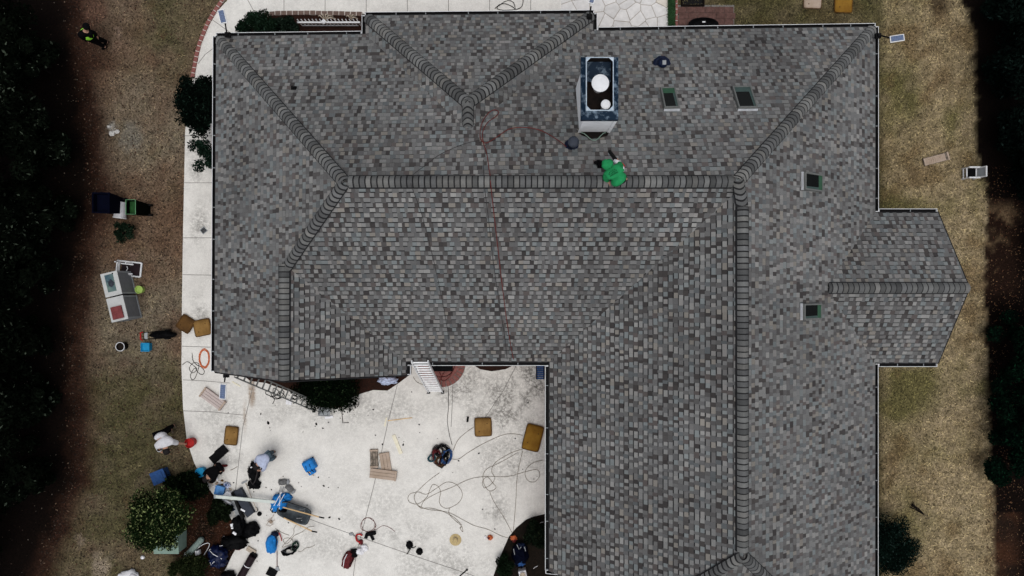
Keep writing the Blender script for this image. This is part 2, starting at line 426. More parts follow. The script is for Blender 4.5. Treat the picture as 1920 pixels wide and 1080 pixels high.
bm = MB(); bm.prism([(fx0,fy0),(fx1,fy0),(fx1,fy1),(fx0,fy1)], -.05, .02); bm.c = [(.36,.33,.29)]*len(bm.c)
for s_ in seeds:
    poly = [(fx0,fy0),(fx1,fy0),(fx1,fy1),(fx0,fy1)]
    for t_ in seeds:
        if t_ is s_: continue
        n_ = (t_[0]-s_[0], t_[1]-s_[1]); L = math.hypot(*n_); n_ = (n_[0]/L, n_[1]/L)
        poly = clip_half(poly, (s_[0]+n_[0]*(L/2-.011), s_[1]+n_[1]*(L/2-.011)), n_)
        if len(poly) < 3: break
    if len(poly) >= 3:
        k = len(bm.f); bm.prism(poly, .0, .032+r_.uniform(0,.006)); v = r_.uniform(.52,.66)
        cl = (v,v*.985,v*.96) if r_.random() > .12 else (v*.9,v*.84,v*.74)
        bm.c[k:] = [cl]*(len(bm.c)-k)
tag(bm.build('stone_terrace', m_flag, attr=True), kind='structure')

# ------------------------------------------------------------------ roof planes
E = 2.9; kE = (H-E)/F
def ex(px): return (px-960)*kE
def ey(py): return (540-py)*kE
class Slope:
    def __init__(s, a, b, pitch, poly, gap, shift=0):
        """eave from a to b (XY), roof rises to the LEFT of a->b"""
        a = Vector((*a,0)); b = Vector((*b,0)); u = (b-a).normalized(); h = Vector((-u.y,u.x,0))
        s.a = a; s.h = h; s.u = u; s.p = pitch; s.o = Vector((a.x,a.y,E)); s.gap = gap
        L = math.sqrt(1+pitch**2); s.v = Vector((h.x,h.y,pitch))/L; s.n = u.cross(s.v); s.k = L
        s.xy = poly; s.poly = [(((Vector((*q,0))-a).dot(u)), (Vector((*q,0))-a).dot(h)*L) for q in poly]
    def z(s, x, y): return E + s.p*((x-s.a.x)*s.h.x+(y-s.a.y)*s.h.y)
    def at(s, x, y): return Vector((x,y,s.z(x,y)))
NW = (ex(404.5), ey(67)); NE = (ex(1642), ey(49)); SW = (ex(401), ey(697)); SEx = ex(1641.5)
R1 = (-4.02,2.55); R2 = (5.40,2.55)
pB = (6.48-E)/((NW[1]+NE[1])/2-2.55); pF = (6.49-E)/(2.55-ey(680)); pL = (6.48-E)/(R1[0]-NW[0]-.02)
WRX = -5.93; zW = E + pL*(WRX-SW[0]); pWe = (zW-E)/(ex(764)-WRX)
RX = 5.56; pR = (6.42-E)/(SEx-RX); pW2 = (6.42-E)/(RX-ex(1028))
TX, TY = -1.128, 4.73; zT = 5.365
slopes = {}
slopes['B'] = Slope(NE, NW, pB, [NW, NE, (R2[0]+.05,R2[1]), R1], .024)
slopes['L'] = Slope(NW, SW, pL, [NW, R1, (WRX,.55), (WRX,ey(697)), SW], .02)
slopes['F'] = Slope((ex(750),ey(680)), (ex(1045),ey(680)), pF, [R1, (R2[0]+.1,R2[1]), (R2[0]+.15,2.2), (ex(1028)+.12,ey(680)), (ex(764)-.1,ey(680)), (WRX-.05,.42)], .033)
slopes['We'] = Slope((ex(764),ey(704)), (ex(764),ey(680)), pWe, [(WRX,.62), (ex(764)-.02,ey(680)+.1), (ex(764),ey(680)), (ex(764),ey(703)), (WRX,ey(697)+.02)], .032)
slopes['R'] = Slope((SEx,-11.2), NE, pR, [NE, (R2[0],R2[1]), (RX,2.3), (RX,-6.48), (10.4,-11.2), (SEx,-11.2)], .02)
slopes['W'] = Slope((ex(1028),2), (ex(1028),-9), pW2, [(RX,2.42), (R2[0],2.30), (ex(1028),ey(680)), (ex(1028),ey(1070)), (1.95,ey(1078)), (1.95,-10.1), (RX,-6.48)], .031)
slopes['S'] = Slope((0,-11.1), (10,-11.1), (6.42-E)/4.62, [(RX,-6.48), (1.95,-10.1), (1.95,-11.1), (10.3,-11.1)], .014)
bz = 4.36
slopes['bn'] = Slope((12,ey(397)), (8,ey(397)), (bz-E)/ey(397), [(8.3,0),(12.28,0),(12.28,ey(397)),(SEx-.15,ey(397))], .026)
slopes['bs'] = Slope((8,ey(682)), (12,ey(682)), (bz-E)/-ey(682), [(8.3,0),(12.28,0),(12.28,ey(682)),(SEx-.15,ey(682))], .03)
TNW = (ex(684),ey(28)); TNE = (ex(1114),ey(24))
slopes['tn'] = Slope(TNE, TNW, (zT-E)/(ey(26)-TY), [TNW,(TX,TY),TNE], .027)
slopes['tw'] = Slope(TNW, (TNW[0],4), (zT-E)/(TX-TNW[0]), [TNW,(TX,TY),(TX,3.95),(TNW[0],6.95)], .02)
slopes['te'] = Slope((TNE[0],4), TNE, (zT-E)/(TNE[0]-TX), [TNE,(TX,TY),(TX,3.95),(TNE[0],7.1)], .02)
def inpoly(poly, x, y):
    r = False; n = len(poly)
    for i in range(n):
        x1,y1 = poly[i]; x2,y2 = poly[(i+1)%n]
        if (y1 > y) != (y2 > y) and x < (x2-x1)*(y-y1)/(y2-y1)+x1: r = not r
    return r
def roofz(x, y):
    zs = [s.z(x,y) for s in slopes.values() if inpoly(s.xy, x, y)]
    return max(zs) if zs else None
def PR(px, py, dz=.0, z=5.0):
    for _ in range(12):
        p = P(px,py,z); q = roofz(p.x,p.y)
        if q is None: break
        z = q
    return P(px,py,z+dz)

house = thing('house', 'large hip-roofed house covered in mottled grey shingles, filling the middle of the photo', 'house', (0,0,0))
roof = None
# decks under the shingles
deck = MB()
for s in slopes.values():
    pts = [s.at(*q) for q in s.xy]
    nn_ = (pts[1]-pts[0]).cross(pts[2]-pts[1])
    top = [p+Vector((0,0,0)) for p in pts]; bot = [p-Vector((0,0,.12)) for p in pts]; n = len(pts)
    if sum(s.xy[i][0]*s.xy[(i+1)%n][1]-s.xy[(i+1)%n][0]*s.xy[i][1] for i in range(n)) < 0: top = top[::-1]; bot = bot[::-1]
    deck.add(top+bot, [tuple(range(n)), tuple(range(2*n-1,n-1,-1))]+[(i,n+i,n+(i+1)%n,(i+1)%n) for i in range(n)])
roof = part('roof', deck, m_deck, house)
PAL = [((.215,.218,.212),18),((.165,.169,.168),22),((.118,.121,.121),20),((.13,.148,.152),10),((.165,.157,.14),8),((.085,.084,.083),14),((.045,.041,.041),13),((.105,.09,.087),7),((.15,.17,.17),5)]
pal = [c for c,w in PAL for _ in range(w)]
def clip_rect(poly, u0, u1, v0, v1):
    for (p,n) in (((u0,0),(-1,0)),((u1,0),(1,0)),((0,v0),(0,-1)),((0,v1),(0,1))):
        poly = clip_half(poly, p, n)
        if len(poly) < 3: return []
    out = []
    for q in poly:
        if not out or abs(q[0]-out[-1][0])+abs(q[1]-out[-1][1]) > 1e-4: out.append(q)
    if len(out) > 1 and abs(out[0][0]-out[-1][0])+abs(out[0][1]-out[-1][1]) < 1e-4: out.pop()
    return out
def shingles(s, seed):
    r = random.Random(seed); bm = MB(); ex_ = .143
    us = [q[0] for q in s.poly]; vs_ = [q[1] for q in s.poly]
    k = 0; v = min(vs_)+(.03 if s is not slopes['S'] else 0)
    while v < max(vs_)-.01:
        row = clip_rect(s.poly, min(us)-1, max(us)+1, v+.004, min(v+ex_,max(vs_)+.01)-.0005)
        if len(row) >= 3:
            u = min(q[0] for q in row)-r.uniform(0,.25); ue = max(q[0] for q in row); proud = r.random() < .5
            rowshade = r.uniform(.94,1.06)
            while u < ue:
                w = r.choice((.09,.1,.11,.12,.14,.17)) if proud else r.choice((.07,.09,.1,.11,.13,.16))
                g = (s.gap+r.uniform(-.005,.007)) if proud else .003
                q = clip_rect(row, u+.0012, u+w-.0012, v+g, v+ex_-.0008)
                if len(q) >= 3:
                    h0 = .016 if proud else .009
                    cx = sum(a_[0] for a_ in q)/len(q); 
                    big = 1+.22*noise.noise(Vector((u*.45+seed*3, v*.45, seed)))
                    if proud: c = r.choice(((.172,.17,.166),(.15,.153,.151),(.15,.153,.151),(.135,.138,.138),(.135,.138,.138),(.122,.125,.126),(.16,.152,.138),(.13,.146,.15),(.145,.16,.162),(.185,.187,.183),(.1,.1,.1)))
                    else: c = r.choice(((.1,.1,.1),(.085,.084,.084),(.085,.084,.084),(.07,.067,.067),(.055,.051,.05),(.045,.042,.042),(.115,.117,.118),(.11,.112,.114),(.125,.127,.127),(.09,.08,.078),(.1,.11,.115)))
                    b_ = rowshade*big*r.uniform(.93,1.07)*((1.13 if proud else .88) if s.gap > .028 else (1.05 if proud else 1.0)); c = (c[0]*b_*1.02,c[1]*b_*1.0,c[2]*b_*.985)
                    if sum(q[i][0]*q[(i+1)%len(q)][1]-q[(i+1)%len(q)][0]*q[i][1] for i in range(len(q))) < 0: q = q[::-1]
                    top = [s.o+s.u*a_[0]+s.v*a_[1]+s.n*(h0-(a_[1]-v)/ex_*(h0-.004)) for a_ in q]
                    bot = [s.o+s.u*a_[0]+s.v*a_[1]+s.n*.001 for a_ in q]; n = len(q)
                    bm.add(top+bot, [tuple(range(n))]+[(i,n+i,n+(i+1)%n,(i+1)%n) for i in range(n)], 0, c)
                u += w; proud = not proud if r.random() < .88 else proud
        v += ex_; k += 1
    return bm
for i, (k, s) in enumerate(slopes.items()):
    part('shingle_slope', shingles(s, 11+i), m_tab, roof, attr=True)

def caps(A, B, gl, gr, vent=False, w=.137, seed=0, vis=(.0,)):
    """folded cap shingles from A (low or start) to B; gl/gr = drop per metre to the left / right"""
    r = random.Random(seed); A = Vector(A); B = Vector(B); L = (B-A).length; d = (B-A)/L
    dh = Vector((d.x,d.y,0)).normalized(); side = Vector((-dh.y,dh.x,0)); bm = MB()
    lat = [-1,-.62,-.25,0,.25,.62,1]
    def pt(t, l, h):
        lw = l*w; g = gl if l > 0 else gr
        rnd = .004*(1-l*l)
        return A+d*(t+(0 if vent else .075)*l*l)+side*lw+Vector((0,0,-g*w*l*l+h+rnd))
    if True:
        ww = 1.16 if vent else 1.1; hb = .05 if vent else .02
        vs = [A+d*t+side*(l*w*ww)+Vector((0,0,-abs(l*w*ww)*(gl if l > 0 else gr)+hh)) for t in (0,L) for (l,hh) in ((-1,.002),(-1,hb),(0,hb),(1,hb),(1,.002))]
        bm.add(vs, [(0,1,6,5),(1,2,7,6),(2,3,8,7),(3,4,9,8),(0,4,3,2,1),(5,6,7,8,9)], 1)
    base = .058 if vent else .03
    t = 0; st_ = .142
    while t < L:
        t1 = min(t+st_-(.030 if vent else .044), L); b_ = r.uniform(.55,1.08); c = r.choice(((.15,.152,.148),(.125,.127,.127),(.17,.168,.16),(.1,.102,.102),(.135,.137,.134))); c = tuple(x*b_ for x in c)
        n = len(lat); j = r.uniform(-.004,.004)
        vs = [pt(t+j, l, base+.017) for l in lat]+[pt(t1, l, base+.002) for l in lat]
        bm.add(vs, [(i,n+i,n+i+1,i+1) for i in range(n-1)], 0, c)
        vs = [pt(t+j, l, base+.017) for l in lat]+[pt(t+j, l, base-.012) for l in lat]
        bm.add(vs, [(i,i+1,n+i+1,n+i) for i in range(n-1)], 1)  # butt face coloured dark as the shadow line at each lap
        for sgn, idx in ((-1,0),(1,n-1)):
            l = lat[idx]; bm.add([pt(t,l,base+.017),pt(t1,l,base+.002),pt(t1,l,0),pt(t,l,0)], [(0,1,2,3)], 1)
        vs = [pt(t, l, base-.004) for l in lat]+[pt(min(t+st_,L), l, base-.004) for l in lat]
        bm.add(vs, [(i,n+i,n+i+1,i+1) for i in range(n-1)], 1)
        t += st_
    return part('ridge_cap', bm, [m_tab, m_deck], roof, attr=True)
zR = 6.5
def rz_(x,y): return roofz(x,y) or E
A3 = lambda x,y,z: Vector((x,y,z))
caps(A3(R2[0]-.12,R2[1],zR), A3(R1[0]+.1,R1[1],zR-.01), pF, pB, True, seed=1)
caps(A3(NW[0]+.08,NW[1]-.08,E+.04), A3(R1[0]-.03,R1[1]+.02,zR), .52, .52, seed=2, w=.15)
caps(A3(WRX+.02,.5,zW-.03), A3(R1[0]-.03,R1[1]-.06,zR), .52, .52, seed=3)
caps(A3(WRX,ey(697)+.01,zW), A3(WRX,.62,zW), pL, pWe, True, seed=4)
caps(A3(NE[0]-.06,NE[1]-.06,E+.03), A3(R2[0]+.05,R2[1]+.05,zR), .5, .5, seed=5, w=.15)
caps(A3(RX,-6.35,6.42), A3(RX,1.95,6.43), pR, pW2, True, seed=6)
caps(A3(1.95,-10.1,E+pW2*(1.95-ex(1028))), A3(RX-.05,-6.5,6.43), .5, .5, seed=7)
caps(A3(10.2,-11.1,E+.1), A3(RX+.05,-6.5,6.43), .5, .5, seed=8)
caps(A3(12.27,0,bz), A3(8.5,0,bz), .65, .65, True, w=.14, seed=9)
caps(A3(TNW[0]+.05,TNW[1]-.05,E+.04), A3(TX,TY,zT), .55, .52, seed=10, w=.15)
caps(A3(TNE[0]-.05,TNE[1]-.05,E+.04), A3(TX,TY,zT), .5, .55, seed=11, w=.15)
caps(A3(TX,TY,zT), A3(TX,4.12,zT), .7, .75, seed=12)
caps(A3(RX-.02,1.97,6.44), A3(R2[0]+.02,2.56,6.52), .4, .4, seed=13)

# gutters
def gutter(a, b, out, seed=0, hang=1.0):
    """a, b world XY on the drip edge; out = outward unit vector"""
    a = Vector((*a,0)); b = Vector((*b,0)); o = Vector((*out,0)); d = (b-a).normalized(); bm = MB(); L = (b-a).length
    def seg(o0, o1, z0, z1, m, a0=a, b0=b):
        vs = [a0+o*o0+Vector((0,0,z0)), b0+o*o0+Vector((0,0,z0)), b0+o*o1+Vector((0,0,z0)), a0+o*o1+Vector((0,0,z0))]
        vs += [v+Vector((0,0,z1-z0)) for v in vs]
        fs = [(3,2,1,0),(4,5,6,7),(0,1,5,4),(1,2,6,5),(2,3,7,6),(3,0,4,7)]
        if d.cross(o).z < 0: fs = [f[::-1] for f in fs]
        bm.add(vs, fs, m)
    seg(.077,.090, E-.14, E-.005, 0); seg(-.03,.066, E-.14, E-.085, 1); seg(.066,.0755, E-.138, E-.010, 1)
    t = .5+seed*.13 % .5
    while t < L-.1:
        p0 = a+d*t; seg(-.01,.07, E-.03, E-.016, 2, p0, p0+d*.018); t += hang+.25*math.sin(t*3+seed)
    for e0 in (a, b-d*.02): seg(-.02,.066, E-.085, E-.01, 0, e0, e0+d*.02)
    return part('gutter', bm, [m_white, m_black, m_lgrey], house)
gutter(NW, (TNW[0]-.1,ey(63.6)), (0,1), 1); gutter((TNW[0],ey(63)-.02), (TNW[0],TNW[1]), (-1,0), 2, 3); gutter(TNW, TNE, (0,1), 3); gutter(TNE, (TNE[0],ey(57)), (1,0), 4, 3)
gutter((TNE[0]+.1,ey(56.5)), NE, (0,1), 5, .95); gutter(NE, (SEx+.01,ey(397)), (1,0), 6); gutter((SEx+.1,ey(397)), (12.28,ey(397)), (0,1), 7, .8)
gutter((SEx+.1,ey(682)), (12.28,ey(682)), (0,-1), 8, .8); gutter((SEx,ey(682)), (SEx,-11.1), (1,0), 9); gutter(NW, SW, (-1,0), 10)
gutter((ex(750),ey(680)), (ex(1028)+.2,ey(680)), (0,-1), 11, 1.2); gutter((ex(1028),ey(686)), (ex(1028),ey(1070)), (-1,0), 12)
gutter((ex(1028)-.08,ey(1070)), (1.95,ey(1077)), (0,-1), 13); gutter((ex(764),ey(684)), (ex(764),ey(703)), (1,0), 14, 3)
bm = MB(); a0 = Vector((SW[0],ey(698),E-.05)); rk = Vector((WRX,ey(698),zW-.05)); rk2 = Vector((ex(764),ey(704),E-.05))
for p0,p1 in ((a0,rk),(rk,rk2)):
    bm.add([p0,p1,p1+Vector((0,0,-.2)),p0+Vector((0,0,-.2)), p0+Vector((0,-.03,0)),p1+Vector((0,-.03,0)),p1+Vector((0,-.03,-.2)),p0+Vector((0,-.03,-.2))],
           [(0,3,2,1),(4,5,6,7),(0,1,5,4),(3,7,6,2)])
part('rake_board', bm, m_deck, house)
bm = MB(); r0 = Vector((12.29,ey(397),E)); r1 = Vector((12.29,0,bz)); r2 = Vector((12.29,ey(682),E))
for p0,p1 in ((r0,r1),(r1,r2)):
    bm.add([p0,p1,p1+Vector((0,0,-.2)),p0+Vector((0,0,-.2))]+[q+Vector((.025,0,0)) for q in (p0,p1,p1+Vector((0,0,-.2)),p0+Vector((0,0,-.2)))], [(0,3,2,1),(4,5,6,7),(0,1,5,4),(3,7,6,2)])
part('rake_board', bm, m_deck, house)
# walls: footprint inset from the eaves
fp = [(NW[0],NW[1]),(TNW[0],ey(63)),(TNW[0],TNW[1]),(TNE[0],TNE[1]),(TNE[0],ey(56)),(NE[0],NE[1]),(SEx,ey(397)),(12.2,ey(397)),(12.2,ey(682)),(SEx,ey(682)),(SEx,-11.1),(1.95,-11.1),(1.95,ey(1074)),(ex(1028),ey(1072)),(ex(1028),ey(680)),(ex(764),ey(680)),(ex(764),ey(700)),(SW[0],SW[1])]
def inset(poly, d):
    n = len(poly); out = []
    for i in range(n):
        p0,p1,p2 = (Vector(poly[i-1]),Vector(poly[i]),Vector(poly[(i+1)%n]))
        d0 = (p1-p0).normalized(); d1 = (p2-p1).normalized(); n0 = Vector((d0.y,-d0.x)); n1 = Vector((d1.y,-d1.x))
        b_ = (n0+n1); k = 1+n0.dot(n1); out.append(tuple(p1+b_*(d/max(k,.3))))
    return out
wl = inset(fp, .38)
bm = MB(); n = len(wl)
a_ = sum(wl[i][0]*wl[(i+1)%n][1]-wl[(i+1)%n][0]*wl[i][1] for i in range(n))
if a_ < 0: wl = wl[::-1]
bm.add([(x,y,0) for x,y in wl]+[(x,y,E-.15) for x,y in wl], [(i,(i+1)%n,n+(i+1)%n,n+i) for i in range(n)])
gy0 = wl and SW[1]+.38
bm.add([(SW[0]+.38,gy0,E-.15),(WRX,gy0,zW-.25),(ex(764)-.38,gy0,E-.15)], [(0,2,1)])
bm.add([(11.82,2.2-.38,E-.15),(11.82,0,bz-.25),(11.82,-2.2+.38,E-.15)], [(0,2,1)])
part('wall', bm, m_wall, house)
so = MB()
so.prism([(x,y) for x,y in inset(fp,.02)], E-.15, E-.13); part('soffit', so, m_white, house)
for (wx,wy,ax) in ((ex(925),ey(680)+.38,0),(-6.6,gy0,0),(-5.0,gy0,0),(SEx-.38,5.2,1),(SEx-.38,-4.5,1),(11.82,0,1),(SW[0]+.38,1.5,2),(SW[0]+.38,4.8,2),(0,NW[1]-.2,3)):
    if ax == 3: continue
    wf = MB(); sg = {0:(0,-1),1:(1,0),2:(-1,0)}[ax]; w2 = .55
    dx, dy = (w2*2,.05) if ax == 0 else (.05,w2*2)
    wf.box((wx+sg[0]*.02,wy+sg[1]*.02,1.5), (dx+.12*(ax==0),dy+.12*(ax!=0),1.42)); fr = part('window', wf, m_white, house)
    wp = MB(); wp.box((wx+sg[0]*.05,wy+sg[1]*.05,1.5), (dx,dy,1.3)); part('pane', wp, m_glass, fr)

# chimney
cx0,cx1,cy0,cy1,zt = 1.64,2.44,3.95,5.34,7.08
ch = MB(); ch.prism([(cx0+.065,cy0),(cx1,cy0),(cx1,cy1),(cx0+.065,cy1)], 4.2, zt-.17); ch.f.pop(1); ch.m.pop(1); ch.c.pop(1)
for xx in (cx0+.065,cx1):
    ch.box((xx,cy0-.01,6.1),(.07,.03,1.7))
chim = part('chimney', ch, m_chimw, house)
o_, i_ = .035, .115
def ring(b, x0,x1,y0,y1, ox0,ox1,oy0,oy1, z_in, z_out, m=0):
    v = [(x0,y0,z_in),(x1,y0,z_in),(x1,y1,z_in),(x0,y1,z_in),(ox0,oy0,z_out),(ox1,oy0,z_out),(ox1,oy1,z_out),(ox0,oy1,z_out)]
    b.add(v, [(4,5,1,0),(5,6,2,1),(6,7,3,2),(7,4,0,3)], m)
sh = MB(); ox0,ox1,oy0,oy1 = cx0-o_,cx1+o_,cy0-o_,cy1+o_
ix0,ix1,iy0,iy1 = cx0+.09,cx1-.11,cy0+.17,cy1-.02
ring(sh, ix0,ix1,iy0,iy1, ox0,ox1,oy0,oy1, zt, zt-.1)
ring(sh, ox0,ox1,oy0,oy1, ox0,ox1,oy0,oy1, zt-.1, zt-.24)
shr = part('chimney_shroud', sh, m_chimblue, chim)
rm = MB(); w_ = .022
ring(rm, ix0,ix1,iy0,iy1, ix0-w_,ix1+w_,iy0-w_,iy1+w_, zt+.02, zt+.012)
ring(rm, ix0-w_,ix1+w_,iy0-w_,iy1+w_, ix0-w_,ix1+w_,iy0-w_,iy1+w_, zt+.012, zt-.03)
for (qx,qy,sx_,sy_) in ((ix0,iy0,1,1),(ix1,iy0,-1,1),(ix1,iy1,-1,-1),(ix0,iy1,1,-1)):
    t_ = [(qx,qy,zt+.021),(qx+.09*sx_,qy,zt+.021),(qx,qy+.09*sy_,zt+.021)]
    rm.add(t_ if sx_*sy_ > 0 else t_[::-1], [(0,1,2)])
part('rim', rm, m_worn, chim)
ins = MB(); ring(ins, ix0,ix1,iy0,iy1, ix0,ix1,iy0,iy1, zt+.018, zt-.5); ins.f = [f[::-1] for f in ins.f]
ins.add([(ix0,iy0,zt-.45),(ix1,iy0,zt-.45),(ix1,iy1,zt-.45),(ix0,iy1,zt-.45)], [(0,1,2,3)])
part('chimney_pan', ins, m_rust, chim)
ins = MB(); ins.add([(ix0,iy1-.45,zt-.36),(ix1,iy1-.45,zt-.36),(ix1,iy1,zt-.28),(ix0,iy1,zt-.28)], [(0,1,2,3)]); part('pan_slope', ins, m_chimblue, chim)
for (px,py,r) in ((1126,155,16.5),(1136,195,9)):
    p = P(px,py,zt); rr = r*(H-zt)/F
    fb = MB(); fb.cyl((p.x,p.y,zt-.5), rr*.6, .44, 18); fb.lathe([(rr,-.035),(rr,-.01),(rr*.7,.012),(0,.03)], (p.x,p.y,zt-.02), 28); part('flue_cap', fb, m_white, chim)
fl = MB()
sB = slopes['B']
def onB(x, y, dn=.03): return sB.at(x,y)+sB.n*dn
pts = [(cx0-.02,cy0+.02),(cx1+.04,cy0+.02),(cx1-.04,cy0-.14),(cx1-.25,cy0-.2),(cx0+.35,cy0-.22),(cx0+.12,cy0-.12)]
fl.add([onB(*q,.035) for q in pts], [tuple(range(len(pts)-1,-1,-1))])
part('chimney_flashing', fl, m_rust, chim)
fl = MB(); fl.tube([onB(cx0+.1+.07*i, cy0-.06-.24*math.sin(i*.3491)**2, .06) for i in range(10)], .012, 5); part('flashing_bead', fl, m_util, chim)

def on_slope(o, s, x, y, dn=0):
    M = Matrix((s.u, s.v, s.n)).transposed().to_4x4(); M.translation = s.at(x,y)+s.n*dn; o.matrix_local = M
# skylights
def skylight(key, px, py, w, l, mt, blind, bl=.25):
    s = slopes[key]; p = PR(px,py)
    fr = MB(); h = .12; t_ = .042
    for (c_,d_) in (((0,l/2-t_/2),(w,t_)),((0,-l/2+t_/2),(w,t_)),((w/2-t_/2,0),(t_,l-2*t_)),((-w/2+t_/2,0),(t_,l-2*t_))):
        fr.box((c_[0],c_[1],h/2),(d_[0],d_[1],h))
    sk = part('skylight', fr, mt, house, bevel=.008); on_slope(sk, s, p.x, p.y)
    g = MB(); wi, li = w-2*t_, l-2*t_
    g.add([(-wi/2,-li/2,.1),(wi/2,-li/2,.1),(wi/2,li/2,.1),(-wi/2,li/2,.1)], [(0,1,2,3)], 0)
    g.add([(-wi/2,-li/2,.104),(wi/2,-li/2,.104),(wi/2,-li/2+bl*l,.104),(-wi/2,-li/2+bl*l,.104)], [(0,1,2,3)], 1)
    g.add([(-wi/2,-li/2+bl*l,.104),(-wi/2+.06,-li/2+bl*l,.104),(-wi/2+.05,li/2,.104),(-wi/2,li/2,.104)], [(0,1,2,3)], 2)
    part('pane', g, [m_glass, blind, m_blindg], sk)
    c = MB(); c.box((0,l/2+.015,h/2-.03),(w+.01,.022,h*.5)); part('lit_uphill_strip', c, m_litstrip, sk)  # pale strip: light on the uphill side, put into its colour
skylight('B', 1255, 188, .40, .82, m_galv, m_blind); skylight('B', 1395, 187, .50, .86, m_galv, m_blindg, .22)
skylight('R', 1520, 342, .46, .82, m_galv, m_blind, .2); skylight('R', 1518, 584, .42, .80, m_galv, m_blind, .2)
# roof vents
p = PR(1241,121); v = MB(); v.lathe([(.26,0),(.25,.06),(.2,.1)], (0,0,0), 10); v.box((0,.08,.1),(.12,.2,.1)); v.lathe([(.13,.1),(.13,.2),(.09,.24)], (0,0,0), 10)
vt = part('roof_vent', v, m_navy, house); vt.location = p+Vector((0,0,-.06))
q = MB(); q.box((.03,.0,.245),(.1,.12,.012)); part('vent_plate', q, m_grey, vt)
p = PR(551,166); v = MB(); v.box((0,0,.05),(.16,.12,.1),taper=.6); v.cyl((0,0,.05),.035,.12); vt = part('pipe_boot', v, m_black, house); vt.location = p
p = PR(1072,274); v = MB(); v.cyl((0,0,-.1),.10,.6,18); v.lathe([(.2,-.08),(.16,.05),(.11,.09)],(0,0,0),18); vt = part('vent_pipe', v, m_navy, house); vt.location = p
q = MB(); q.lathe([(.135,.48),(.135,.54),(.1,.57),(0,.58)],(0,0,0),20); part('pipe_cap', q, m_slateg, vt)

# ------------------------------------------------------------------ foliage
def leafmat(name, var=.3): return mat(name, (1,1,1), .75, var, 3, attr=True, spec=.12)
m_leaf = leafmat('foliage'); m_leafd = mat('dark_foliage', (1,1,1), 1.0, .4, 3, attr=True, spec=0.0)
def leaves(n, clumps, spread, size, base, hi, hip=.08, flatness=.6, rg=rng, zmin=.03):
    cl = np.array(clumps); k = rg.integers(0, len(cl), n)
    d = rg.normal(size=(n,3)); d /= np.linalg.norm(d,axis=1)[:,None]
    rad = rg.random(n)**.45
    c = cl[k,:3] + d*rad[:,None]*cl[k,3:4]*np.array([spread,spread,spread*.8])
    c[:,2] = np.maximum(c[:,2], zmin+rg.random(n)*.03)
    nrm = rg.normal(size=(n,3))*flatness + np.array([0,0,1.0]) + d*.5; nrm /= np.linalg.norm(nrm,axis=1)[:,None]
    t = np.cross(nrm, rg.normal(size=(n,3))); t /= np.linalg.norm(t,axis=1)[:,None]; b = np.cross(nrm,t)
    L = size*rg.uniform(.6,1.4,n)[:,None]; W = L*.42
    q = np.stack([c-t*L, c+b*W-t*L*.1, c+t*L, c-b*W-t*L*.1], axis=1)
    col = np.array(base)[None,:]*rg.uniform(.45,1.5,n)[:,None]
    clv = rg.uniform(.6,1.4,len(cl))[k][:,None]; col = col*clv
    m_ = (rg.random(n) < hip); col[m_] = np.array(hi)*rg.uniform(.5,1.3,(m_.sum(),1))
    return q, col
def clumpset(c, r, n, cr, rg, squash=.8, low=-.2):
    if r[0] != r[1] or r[0] > .87: low = -.2
    if len(r) > 3: low = -1; squash = 1.0
    out = []
    while len(out) < n:
        d = rg.normal(size=3); d /= np.linalg.norm(d)
        if d[2] < low: continue
        k = rg.uniform(.45,1.0)
        out.append((c[0]+d[0]*r[0]*k, c[1]+d[1]*r[1]*k, c[2]+d[2]*r[2]*k*squash, cr*rg.uniform(.7,1.3)))
    return out
def plant(name, label, cat, base, c, r, nclump, cr, nleaf, size, col, hi, hip, group=None, trunk=True, flat=.6, parts=('crown','trunk')):
    """base: world ground point; c: crown centre world; r radii"""
    rg = np.random.default_rng(abs(hash((round(c[0],2),round(c[1],2))))%99999)
    t = thing(name, label, cat, base, 0, group)
    cl = clumpset((c[0]-base[0],c[1]-base[1],c[2]-base[2]), r, nclump, cr, rg)
    q, cc_ = leaves(nleaf, cl, 1.0, size, col, hi, hip, flat, rg)
    fast(parts[0], q, cc_, m_leafd, t)
    b = MB(); h = c[2]-base[2]; tr = .035*max(1,h)
    b.tube([(0,0,-.05),((c[0]-base[0])*.3,(c[1]-base[1])*.3,h*.4),(c[0]-base[0],c[1]-base[1],h)], [tr,tr*.75,tr*.4], 8)
    for k in range(0, len(cl), max(1,len(cl)//8)):
        e = Vector(cl[k][:3]); s0 = Vector(((c[0]-base[0])*.4,(c[1]-base[1])*.4,h*.45)); b.tube([s0, (s0+e)*.5+Vector((0,0,.05)), e], [tr*.4,tr*.25,tr*.1], 5)
    part(parts[1], b, m_stem, t)
    return t
DK = (.003,.0045,.0028); DKhi = (.055,.07,.05)  # DKhi paints lit leaf clusters as paler leaves
